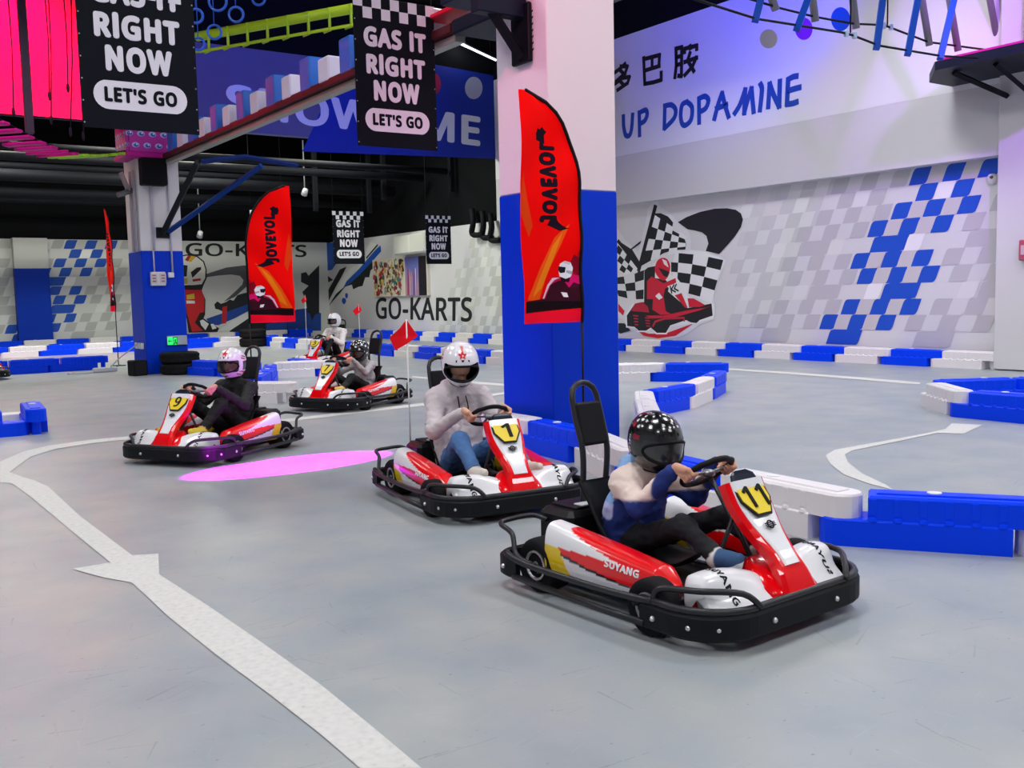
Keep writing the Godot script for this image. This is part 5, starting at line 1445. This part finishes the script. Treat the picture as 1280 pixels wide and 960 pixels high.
	# blue rings
	for r in [[245, 20, 8.5, 13.4], [272, 2, 11, 13.6], [295, 18, 9, 13.9], [268, 40, 8.5, 13.9], [248, 55, 7.5, 14.1], [323, -2, 8, 14.3]]:
		st = mb(true); var c = at_depth(r[0], r[1], r[3]); var rr = r[2] / F * r[3]
		var pts = []
		for i in 24: pts.append(c + RIGHT * cos(TAU * i / 24) * rr + Vector3.UP * sin(TAU * i / 24) * rr)
		tube(st, pts, 0.018, 6, true); tube(st, [c + Vector3.UP * rr, c + Vector3.UP * (rr + 1.4)], 0.008, 5)
		tag(obj("hanging_ring", st, mat("1858c8", 0.4)), "blue ring hanging on a cord in the aerial course", "ring", "blue hanging rings")
	# near column platform and bracket
	var np = thing("course_platform", "dark steel platform bracketed to the column near the flag", "platform", Vector3(5.5, 4.25, -8.2))
	st = mb(); box(st, Vector3(0.85, 0.2, -0.85), Vector3(0.8, 0.16, 1.0), 0.02); obj("deck", st, mat("161a2a", 0.5), np)
	st = mb(); box(st, Vector3(0.03, 0.0, 0.2), Vector3(0.56, 0.2, 0.14), 0.01); obj("arm", st, mat("14182a", 0.5), np)
	st = mb(); tube(st, [Vector3(0.28, -0.46, 0.2), Vector3(-0.06, -0.06, 0.2)], 0.06, 4); box(st, Vector3(0.29, -0.24, 0.2), Vector3(0.05, 0.56, 0.3), 0.01); obj("gusset", st, mat("0d0f18", 0.5), np)
	st = mb(); box(st, Vector3(0.6, 0.42, -1.55), Vector3(0.30, 0.05, 0.9), 0.01); obj("red_lit_tread", st, mat("d01030", 0.4), np)  # red light on the beam end is put into the tread colour
	st = mb(); box(st, Vector3(0.05, 0.22, -0.15), Vector3(0.5, 0.18, 0.7), 0.01); obj("side_arm", st, mat("141a30", 0.5), np)
	st = mb()
	for i in 7: tube(st, [Vector3(0.31, -0.42 + 0.06 * i, 0.33), Vector3(0.34, -0.38 + 0.06 * i, 0.36)], 0.006, 4)
	obj("cable_tie", st, mat("14141a", 0.6), np)
	# swinging logs on the right
	var S = Vector2(940, 0); var sc = 0.2656
	for q in [["b", 15, 100, 40, 0], ["b", 210, 140, 262, 0], ["b", 585, 232, 615, 0], ["b", 732, 260, 780, 0], ["b", 885, 278, 950, 0], ["g", 112, 48, 95, 0], ["g", 298, 102, 285, 0], ["g", 490, 135, 475, 0], ["g", 835, 215, 800, 0], ["g", 970, 240, 930, 0], ["g", 1168, 255, 1120, 0]]:
		var zz = -8.7 if q[0] == "b" else -9.3
		var p0 = on_z(S.x + q[1] * sc, S.y + q[2] * sc, zz); var p1 = on_z(S.x + q[3] * sc, S.y + q[4] * sc, zz)
		var d = (p1 - p0).normalized()
		st = mb(true)
		if q[0] == "b": 
			st = mb(); tube(st, [p0, p0 + d * 2.4], 0.062, 4)
		else: tube(st, [p0, p0 + d * 2.4], 0.055, 12)
		var c = "blue square" if q[0] == "b" else "grey round"
		tag(obj("swinging_log", st, mat("1048b0" if q[0] == "b" else "7a7880", 0.4)), "%s log hanging between the two crossing ropes" % c, "log", "%s swinging logs" % c)
	for rp in [[-8.7, [-60, 75, 20, 88, 420, 152, 470, 165, 600, 215, 880, 262, 1060, 275]], [-9.3, [-60, -15, 120, 35, 300, 80, 480, 112, 620, 118, 830, 198, 1130, 238]]]:
		st = mb(true); var pts = []
		for i in range(0, rp[1].size(), 2): pts.append(on_z(S.x + rp[1][i] * sc, S.y + rp[1][i + 1] * sc, rp[0]))
		pts[0] = Vector3(6.6, pts[1].y + 0.1, rp[0] + 0.3)
		tube(st, pts, 0.016, 6); tag(obj("crossing_rope", st, mat("121218", 0.6)), "black steel rope carrying the swinging logs", "rope", "ropes carrying the swinging logs")
	for q in [[463, 155, -8.7], [637, 118, -9.3]]:
		st = mb(true); var p = on_z(S.x + q[0] * sc, S.y + q[1] * sc, q[2]); tube(st, [p, p + Vector3(0, 2.2, 0)], 0.012, 5)
		tag(obj("hanger_rope", st, mat("121218", 0.6)), "thin upright rope holding up a crossing rope", "rope", "upright hanger ropes")
		for s in [-1.0, 1.0]:
			st = mb(); box(st, p + Vector3(0.09 * s, -0.02, 0), Vector3(0.07, 0.09, 0.05), 0.01); tag(obj("rope_clamp", st, mat("a8c0d8", 0.3, 0.6)), "shiny clamp on the crossing rope", "clamp", "rope clamps")
	# right platform round the right column
	var rp2 = thing("course_platform", "dark octagonal platform with magenta rim at the right column", "platform", Vector3(16.4, 4.95, -8.7))
	st = mb(); var oc = PackedVector2Array([Vector2(-1.3, -0.75), Vector2(-0.5, -1.35), Vector2(0.2, -1.35), Vector2(0.2, 1.6), Vector2(-0.6, 1.6), Vector2(-1.3, 0.8)])
	prism(st, oc, 0.0, 0.14, 0.0); obj("deck", st, mat("191d2c", 0.45), rp2)
	st = mb(); var oc2 = PackedVector2Array(); 
	for p in oc: oc2.append(p * 0.97)
	prism(st, oc2, 0.14, 0.18, 0.0); obj("rim", st, mat("c8148c", 0.5), rp2)
	st = mb()
	for q in [-0.6, 0.1, 0.8]: tube(st, [Vector3(-1.0, -0.03, q), Vector3(0.1, -0.35, q * 0.5)], 0.05, 4)
	obj("brace", st, mat("14161f", 0.5), rp2)
	st = mb(); box(st, Vector3(0.02, 0.75, 0.75), Vector3(0.06, 1.2, 1.5), 0.01); obj("patterned_panel", st, pattern_mat(), rp2)
	st = mb(); 
	for q in [[-1.1, 0.3], [-0.6, 0.9], [-0.9, -0.5]]: ball(st, Vector3(q[0], 0.19, q[1]), Vector3(0.06, 0.03, 0.06), 8, 4)
	obj("anchor_cap", st, mat("e4e4ec", 0.4), rp2)
	# slanting light tube above the upper wall
	var l0 = Vector3(14.6, 8.76, -24.15); var l1 = Vector3(16.55, 8.24, -24.15)
	var lt = thing("light_tube", "thin white slanting light tube above the blue upper wall", "light", l0)
	st = mb(true); tube(st, [Vector3.ZERO, l1 - l0], 0.035, 8); obj("glowing_tube", st, glow("f4f6ff", 1.6), lt)
	st = mb(); tube(st, [Vector3(0, 0.06, 0), l1 - l0 + Vector3(0, 0.06, 0)], 0.04, 4)
	for f in [0.1, 0.9]: tube(st, [(l1 - l0) * f + Vector3(0, 0.06, 0), Vector3((l1.x - l0.x) * f, 9.6 - l0.y, 0)], 0.012, 4)
	obj("holder", st, mat("16161c", 0.6), lt)
	var ol = OmniLight3D.new(); ol.name = "tube_glow"; lt.add_child(ol); ol.position = (l1 - l0) * 0.4 + Vector3(0, -0.05, 0.12); ol.light_energy = 0.3; ol.light_size = 0.1; ol.omni_range = 60; ol.omni_attenuation = 2.0; ol.shadow_enabled = true
	# dark ducts and pipes over the far area
	for q in [[236, -30.5, 0.17], [254, -33.0, 0.15], [262, -35.5, 0.10], [216, -28.5, 0.12], [226, -31.5, 0.09], [205, -27.0, 0.10]]:
		var y = on_z(400, q[0], q[1]).y
		st = mb(true); tube(st, [Vector3(-8.8, y, q[1]), Vector3(16.5, y, q[1])], q[2], 12)
		tag(obj("ceiling_pipe", st, mat("16171d", 0.65)), "long dark pipe crossing under the ceiling of the far area", "pipe", "dark pipes over the far area")
	for q in [[395, 264, -30.0], [462, 266, -30.0], [480, 250, -29.0], [605, 262, -26.0], [565, 240, -27.0]]:
		var p = on_z(q[0], q[1], q[2]); st = mb(); box(st, Vector3(p.x, (p.y + 9.6) / 2, p.z), Vector3(0.16, 9.6 - p.y, 0.12), 0.01)
		tag(obj("ceiling_hanger", st, mat("14151b", 0.6)), "dark upright hanger holding the ceiling pipes", "hanger", "ceiling pipe hangers")
	for q in [[381, 240, -29.5], [517, 279, -31.0], [250, 293, -33.0], [482, 280, -33.0]]:
		var p = on_z(q[0], q[1], q[2])
		var o = thing("ceiling_spotlight", "small white spotlight hanging under the dark ceiling pipes", "spotlight", p, 0.0, "small spotlights in the far area")
		st = mb(true); lathe(st, [[0.03, 0.12], [0.08, 0.1], [0.10, -0.1], [0.08, -0.1], [0.002, -0.06]], 14, Transform3D(Basis(Vector3.RIGHT, 0.7), Vector3.ZERO)); obj("head", st, mat("c8c8cc", 0.4), o)
		st = mb(true); tube(st, [Vector3(0, 0.08, 0), Vector3(0, 1.6, 0)], 0.018, 6); obj("stem", st, mat("8a8a90", 0.5), o)
	# white duct pieces behind the second small banner
	for q in [[492, 293, 511, 319], [512, 290, 530, 317]]:
		var p0 = on_x(q[0], q[3], XR - 0.5); var p1 = on_x(q[2], q[1], XR - 0.5)
		st = mb(); box(st, Vector3(XR - 0.26, (p0.y + p1.y) / 2, (p0.z + p1.z) / 2), Vector3(0.5, absf(p1.y - p0.y), absf(p1.z - p0.z) * 0.97), 0.05)
		tag(obj("air_duct", st, mat("d4d4cc", 0.5)), "white air duct box above the picture panel", "duct", "white air duct boxes")
	for q in [[590, 262], [603, 265], [613, 268]]:
		var p = on_x(q[0], q[1], XR - 0.15); st = mb(true); tube(st, smooth_path([p, p + Vector3(-0.1, -0.4, 0.2), p + Vector3(-0.05, -0.75, 0.05), p + Vector3(0, -0.8, 0.5)], 4), 0.09, 8)
		tag(obj("flexible_hose", st, mat("15161b", 0.7)), "black flexible duct hose sagging by the right wall top", "hose", "black flexible hoses")
	# picture panel with collage
	var c0 = on_x(467, 371, XR - 0.12); var c1 = on_x(533, 319, XR - 0.12)
	var pp = thing("picture_panel", "colourful collage picture panel hung above the far karting letters", "picture", Vector3(XR - 0.06, c0.y, (c0.z + c1.z) / 2))
	var pw = absf(c1.z - c0.z); var ph = c1.y - c0.y
	st = mb(); box(st, Vector3(0, ph / 2, 0), Vector3(0.12, ph, pw), 0.005); obj("board", st, mat("e6dcc8", 0.6), pp)
	st = mb()
	var rng = RandomNumberGenerator.new(); rng.seed = 12
	var NX = Vector3(-1, 0, 0)
	flat(st, C("6a70b8"), [Vector3(-0.062, 0.01, pw * 0.12), Vector3(-0.062, 0.01, pw * 0.36), Vector3(-0.062, ph - 0.01, pw * 0.36), Vector3(-0.062, ph - 0.01, pw * 0.12)], NX)
	flat(st, C("1c1c26"), [Vector3(-0.062, 0.01, pw * 0.36), Vector3(-0.062, 0.01, pw * 0.49), Vector3(-0.062, ph - 0.01, pw * 0.49), Vector3(-0.062, ph - 0.01, pw * 0.36)], NX)
	var cl = ["8c1c28", "2a2420", "d8c050", "3a8a90", "e8e0d0", "b43a3a", "f0d8c0", "4a6a50", "c8a070"]
	for i in 230:
		var cc = Vector2(rng.randf_range(-pw * 0.47, pw * 0.09), rng.randf_range(0.08, ph - 0.08)); var rr = rng.randf_range(0.04, 0.12); var v = []
		for j in 9:
			var w = TAU * j / 9; var q = cc + Vector2(cos(w), sin(w)) * rr * rng.randf_range(0.6, 1.3)
			v.append(Vector3(-0.0625 - i * 0.0001, clampf(q.y, 0.01, ph - 0.01), clampf(q.x, -pw * 0.49, pw * 0.12)))
		flat(st, C(cl[i % cl.size()]), v, NX)
	for i in 7:
		var x = pw * (0.13 + 0.033 * i); flat(st, C(["e0a080", "b83a3a", "e8c0a0"][i % 3]), [Vector3(-0.064, 0.02, x), Vector3(-0.064, 0.02, x + 0.06), Vector3(-0.064, ph * rng.randf_range(0.4, 0.95), x + 0.07), Vector3(-0.064, ph * rng.randf_range(0.4, 0.9), x + 0.02)], NX)
	obj("collage_print", st, vmat(0.5), pp)

func area(at: Vector3, size: Vector2, e: float, col := "ffffff", called := "unseen_ceiling_panel", look = null):
	var l = AreaLight3D.new(); l.name = called + "_light"; add_child(l, true)
	l.area_size = size; l.light_energy = e; l.light_color = Color.html(col); l.shadow_enabled = true; l.position = at; l.area_range = 120.0
	if look == null: l.rotation.x = -PI / 2
	else: l.look_at_from_position(at, look, Vector3.UP if absf((look - at).normalized().y) < 0.95 else Vector3.RIGHT)
	return l
func panel(at: Vector3, e: float, col := "ffffff", size := Vector2(1.6, 1.6), skirt := 0.7):
	area(at + Vector3(0, -0.05, 0), size, e, col)
	var o = thing("unseen_ceiling_panel", "unseen square light panel with an added black skirt under the ceiling", "ceiling light", at, 0.0, "hanging light panels")
	var st = mb(); box(st, Vector3(0, 0.03, 0), Vector3(size.x + 0.06, 0.06, size.y + 0.06), 0.01)
	for s in [-1.0, 1.0]:
		box(st, Vector3(s * (size.x / 2 + 0.03), -skirt / 2, 0), Vector3(0.03, skirt, size.y + 0.08)); box(st, Vector3(0, -skirt / 2, s * (size.y / 2 + 0.03)), Vector3(size.x + 0.08, skirt, 0.03))  # skirts added round the panel to cut its sideways spill
	obj("housing", st, mat("1a1a1e", 0.6), o)
	st = mb(); box(st, Vector3(0, -0.008, 0), Vector3(size.x, 0.01, size.y)); obj("diffuser", st, glow(col, 1.0), o)
	st = mb(true)
	for s in [-1.0, 1.0]: tube(st, [Vector3(s * size.x * 0.4, 0.06, 0), Vector3(s * size.x * 0.4, 9.6 - at.y, 0)], 0.008, 5)
	obj("hanger", st, mat("2a2a30", 0.5), o)
func wash(called, label, at: Vector3, look: Vector3, e: float, col: String, angle: float, blend: float, size := 0.1):
	var l = SpotLight3D.new(); l.name = called + "_beam"; add_child(l, true)
	l.light_energy = e; l.light_color = Color.html(col); l.spot_angle = angle; l.spot_angle_attenuation = blend; l.spot_range = 120; l.spot_attenuation = 2.0; l.shadow_enabled = true; l.light_size = size
	l.look_at_from_position(at, look, Vector3.UP if absf((look - at).normalized().y) < 0.95 else Vector3.RIGHT)
	var d = (look - at).normalized()
	var o = thing("stage_light", label, "stage light", at - d * 0.16)
	var st = mb(true); tube(st, [Vector3.ZERO - d * 0.22, d * 0.0, d * 0.10], [0.09, 0.12, 0.13], 14); obj("can", st, mat("141418", 0.5), o)
	st = mb(true); tube(st, [d * 0.101, d * 0.105], 0.11, 14); obj("lens", st, glow(col, 2.0), o)
	st = mb(true); tube(st, [Vector3(0, 0.1, 0), Vector3(0, 9.6 - o.position.y, 0)], 0.015, 6); obj("stem", st, mat("141418", 0.5), o)

func _ready():
	var cam = Camera3D.new(); cam.name = "camera"; add_child(cam)
	cam.transform = Transform3D(Basis(RIGHT, -DOWN, -FWD).orthonormalized(), EYE); cam.fov = rad_to_deg(2.0 * atan(480.0 / F)); cam.near = 0.05; cam.far = 200
	cam.current = true
	var env = Environment.new()
	env.background_mode = Environment.BG_COLOR; env.background_color = Color(0.01, 0.01, 0.012)
	env.ambient_light_source = Environment.AMBIENT_SOURCE_DISABLED
	env.tonemap_mode = Environment.TONE_MAPPER_LINEAR; env.tonemap_exposure = 1.0
	env.sdfgi_enabled = true; env.ssao_enabled = true; env.ssil_enabled = true
	var we = WorldEnvironment.new(); we.name = "environment"; we.environment = env; add_child(we)
	for q in [[-4, 3], [2, 3], [8, 3], [14, 2], [-4, -4], [2, -4], [8, -4], [13.5, -4.5], [-4, -11], [2, -11], [8.5, -11], [13, -10], [13, -15], [2, -17.5], [9, -17]]:  # those near the right wall include extra panels added to brighten it
		panel(Vector3(q[0], 8.2, q[1]), 22.0 if q[0] < 11 else 25.0, "fbfcff", Vector2(1.6, 1.6), 0.2 if q[1] > -14 else 0.8)
	for q in [[1, -26.6], [7, -26.6], [13, -26.6], [4, -29.4], [10, -29.4]]:  # unseen panels added behind the drop wall to light the far area
		panel(Vector3(q[0], 6.95, q[1]), 28.0, "fcffee", Vector2(1.6, 1.6), 0.05)
	wash("pink_wash", "stage light washing the upper left wall pink", Vector3(2.6, 8.9, -20.5), Vector3(3.0, 6.9, ZD), 110.0, "ff0060", 34.0, 0.5)
	wash("red_wash", "stage light washing the upper left wall red", Vector3(4.4, 9.2, -21.5), Vector3(4.4, 7.6, ZD), 25.0, "ff0a10", 34.0, 0.8)
	wash("blue_wash", "stage light washing the lettered upper wall blue", Vector3(9.5, 9.0, -18.0), Vector3(10.0, 6.9, ZD), 22.0, "3848ff", 40.0, 0.7)
	wash("violet_wash", "stage light washing the upper right wall violet", Vector3(12.0, 8.9, -11.0), Vector3(XU, 8.2, -14.5), 60.0, "4a48ff", 34.0, 0.9)
	wash("lilac_wash", "stage light washing the right wall corner lilac", Vector3(12.5, 7.0, -5.5), Vector3(XU, 5.2, -9.0), 30.0, "b060ff", 34.0, 0.9)
	wash("rose_wash", "stage light tinting the flag column rose", Vector3(2.0, 7.0, -5.0), Vector3(5.82, 3.9, -8.1), 20.0, "ff5a9a", 22.0, 1.0)
	wash("magenta_beam", "narrow stage light throwing a magenta pool on the floor", Vector3(-6.5, 4.9, -7.9), Vector3(3.35, 0, -8.42), 4200.0, "e800ff", 2.35, 0.2, 0.03)
	build_hall()
	print("hall"); build_barriers(); build_columns()
	tex_flag = flag_picture()
	# karts and drivers
	var poses = {1: [3.375, -3.47, 177.2], 2: [3.875, -6.03, 187.5], 3: [3.104, -9.572, 237.95], 4: [5.95, -12.432, 243.5], 5: [8.91, -19.68, 236.0], 6: [2.3, -22.65, 80.0]}
	var kl = ["", "red white go-kart with plate number 11 driven by the black helmet child", "red white go-kart with plate number 1 and a tall red pennant", "red white go-kart with plate number 9 beside the magenta light pool", "red white go-kart with plate number 7 near the white island barriers", "red go-kart just behind the number 7 kart, driven by the white-topped driver", "red go-kart in front of the all-blue barriers at the edge of view"]
	var nums = ["", "11", "1", "9", "7", "3", "5"]
	for i in range(1, 7):
		var k = make_kart(nums[i], kl[i]); k.position = Vector3(poses[i][0], 0, poses[i][1]); k.rotation.y = deg_to_rad(90.0 - poses[i][2])
		if i == 2: whip_flag(k, Vector3(-0.70, 0.2, 0.24), 1.12, 2.3)
		if i == 5: whip_flag(k, Vector3(-0.70, 0.2, -0.4), 1.15, 0.3)
	print("karts")
	var look = func(i): return [Vector3(poses[i][0], 0, poses[i][1]), deg_to_rad(90.0 - poses[i][2])]
	var skin = C("dca58a"); var hair = C("1c1614"); var lip = C("b0585a")
	var kid = func(id, p):
		if id == 2: return skin
		if id == 8: return lip
		if id == 7: return hair
		if id == 1: return C("121216")
		if id == 5: return C("7ad08a")
		if id == 3: return C("e8e4e0") if p.x < 0.42 else C("3a5a86")
		if id == 6: return C("8ab0e0")
		if p.x < -0.255 and p.y > 0.36: return C("8ab0e0") if p.y > 0.44 else C("b4b4e0")
		var t = minf(p.y - 0.475 - 0.15 * (p.x + 0.2), 0.06 - p.x) / 0.014 + 0.5
		return C("16307a").lerp(C("f3ddd2"), clampf(t, 0.0, 1.0))
	var woman = func(id, p):
		if id == 2: return skin
		if id == 8: return lip
		if id == 7: return hair
		if id == 1: return C("4d76ae")
		if id == 5: return C("101013")
		if id == 3: return C("d8cfc4") if p.y > 0.17 else C("efece6")
		return C("cfc4c6")
	var dark = func(id, p):
		if id == 2 or id == 5: return skin
		if id == 8: return lip
		if id == 7: return hair
		if id == 1: return C("0f0f12")
		if id == 3: return C("e0c838")
		return C("1d1d20")
	var kid4 = func(id, p):
		if id == 2: return skin
		if id == 8: return lip
		if id == 7: return hair
		if id == 1: return C("14161c")
		if id == 5: return skin
		if id == 3: return C("e0c060")
		if p.x < -0.33 and p.y > 0.5: return C("d8283a")
		return C("a8a4a4")
	var white = func(id, p):
		if id == 2: return skin
		if id == 8: return lip
		if id == 7: return hair
		if id == 1: return C("101014")
		if id == 5 or id == 3: return C("202024")
		return C("efeae4")
	var q = look.call(1)
	person({"label": "child in blue and cream hooded jacket wearing a black helmet", "s": 0.82, "hx": 0.145, "hip": Vector3(-0.30, 0.24, 0), "chest": Vector3(-0.27, 0.46, 0), "neck": Vector3(-0.19, 0.62, 0), "head": Vector3(-0.12, 0.755, 0), "elbow": Vector3(-0.04, 0.46, 0.20), "knee": Vector3(0.20, 0.40, 0.15), "ankle": Vector3(0.41, 0.29, 0.15), "yaw": -0.25, "pitch": -0.12, "helmet": "black", "hood": true, "hand": 0.88, "hs": 0.98, "helm": 1.0, "bulk": 1.25, "paint": kid}, q[0], q[1])
	q = look.call(2)
	person({"label": "woman in light grey hoodie and blue jeans wearing a white red helmet", "s": 1.0, "hx": 0.185, "hip": Vector3(-0.30, 0.26, 0), "chest": Vector3(-0.33, 0.56, 0), "neck": Vector3(-0.30, 0.815, 0), "head": Vector3(-0.245, 0.995, 0), "elbow": Vector3(-0.11, 0.52, 0.285), "knee": Vector3(0.14, 0.47, 0.19), "cord": true, "ankle": Vector3(0.41, 0.27, 0.20), "yaw": -0.30, "pitch": -0.30, "helmet": "open", "hood": true, "bulk": 1.12, "helm": 1.06, "paint": woman}, q[0], q[1])
	q = look.call(3)
	person({"label": "driver in black clothes wearing a white red helmet with visor", "s": 0.95, "hx": 0.18, "hip": Vector3(-0.32, 0.24, 0), "chest": Vector3(-0.35, 0.50, 0), "neck": Vector3(-0.34, 0.70, 0), "head": Vector3(-0.31, 0.875, 0), "elbow": Vector3(-0.12, 0.47, 0.27), "knee": Vector3(0.12, 0.50, 0.18), "ankle": Vector3(0.40, 0.27, 0.17), "yaw": 0.12, "pitch": -0.05, "helmet": "clear", "bulk": 1.08, "helm": 1.0, "paint": dark}, q[0], q[1])
	q = look.call(4)
	person({"label": "child in grey top wearing a black helmet with white patches", "s": 0.84, "hx": 0.15, "hip": Vector3(-0.32, 0.24, 0), "chest": Vector3(-0.33, 0.44, 0), "neck": Vector3(-0.28, 0.62, 0), "head": Vector3(-0.23, 0.77, 0), "elbow": Vector3(-0.06, 0.46, 0.22), "knee": Vector3(0.16, 0.42, 0.15), "ankle": Vector3(0.40, 0.27, 0.16), "yaw": 0.1, "pitch": -0.25, "helmet": "spot", "hand": 0.9, "hs": 0.98, "paint": kid4}, q[0], q[1])
	q = look.call(5)
	person({"label": "driver in white top and black trousers wearing a white helmet", "s": 1.0, "hx": 0.19, "hip": Vector3(-0.32, 0.28, 0), "chest": Vector3(-0.36, 0.58, 0), "neck": Vector3(-0.36, 0.84, 0), "head": Vector3(-0.33, 1.02, 0), "elbow": Vector3(-0.12, 0.52, 0.28), "knee": Vector3(0.06, 0.66, 0.16), "ankle": Vector3(0.38, 0.26, 0.17), "yaw": -0.15, "pitch": 0.0, "helmet": "plain", "bulk": 1.1, "paint": white}, q[0], q[1])
	print("people")
	# flags and banners
	feather_flag("red feather flag standing in front of the near column", Vector3(5.65, 0, -6.98), 1.235, 0.64, 2.0, 0.0, -1.0)
	feather_flag("red feather flag with black pole behind the number nine kart", Vector3(5.14, 0, -14.0), 1.16, 0.68, 2.0, -0.05)
	feather_flag("red feather flag with its edge turned, before the painted driver wall", Vector3(on_z(309, 340, -33.2).x, 0, -33.2), 1.5, 0.68, 2.25, 1.05)
	feather_flag("red feather flag half hidden behind another flag near the far corner", Vector3(14.1, 0, -34.6), 1.0, 0.75, 2.2, 0.0, -1.0)
	feather_flag("red feather flag seen edge-on beside the far column", Vector3(5.75, 0, -24.6), 1.3, 0.62, 2.35, 1.16, -1.0)
	banner("black GAS IT RIGHT NOW banner hanging before the pink lit wall", Vector3((on_z(105, 157, -9.0).x + on_z(248, 168, -9.0).x) / 2, 2.985, -9.0), 0.985, 1.35, 0.0)
	banner("black GAS IT RIGHT NOW banner hanging before the blue lettered wall", Vector3((on_z(448, 183, -10.0).x + on_z(546, 187, -10.0).x) / 2, 3.165, -10.0), 1.02, 1.62, 0.0)
	banner("small black banner hanging beside the white splash mural", Vector3(on_z(437, 330, -30.0).x, on_z(437, 330, -30.0).y, -30.0), 1.13, 1.72, 0.0)
	banner("small black banner hanging over the right end of the picture panel", Vector3(on_z(549, 330, -26.5).x, on_z(549, 330, -26.5).y, -26.5), 0.90, 1.48, 0.0)
	banner("small black banner mostly hidden behind a red flag", Vector3(on_z(336, 330, -31.0).x, on_z(336, 330, -31.0).y, -31.0), 1.13, 1.72, 0.0)
	var wf = thing("whip_pennant", "white pole with small red pennant standing among the far barriers", "flag", on_y(384, 440))
	whip_flag(wf, Vector3(0, 0, 0), 1.6, 2.6)
	build_aerial()
	print("done")
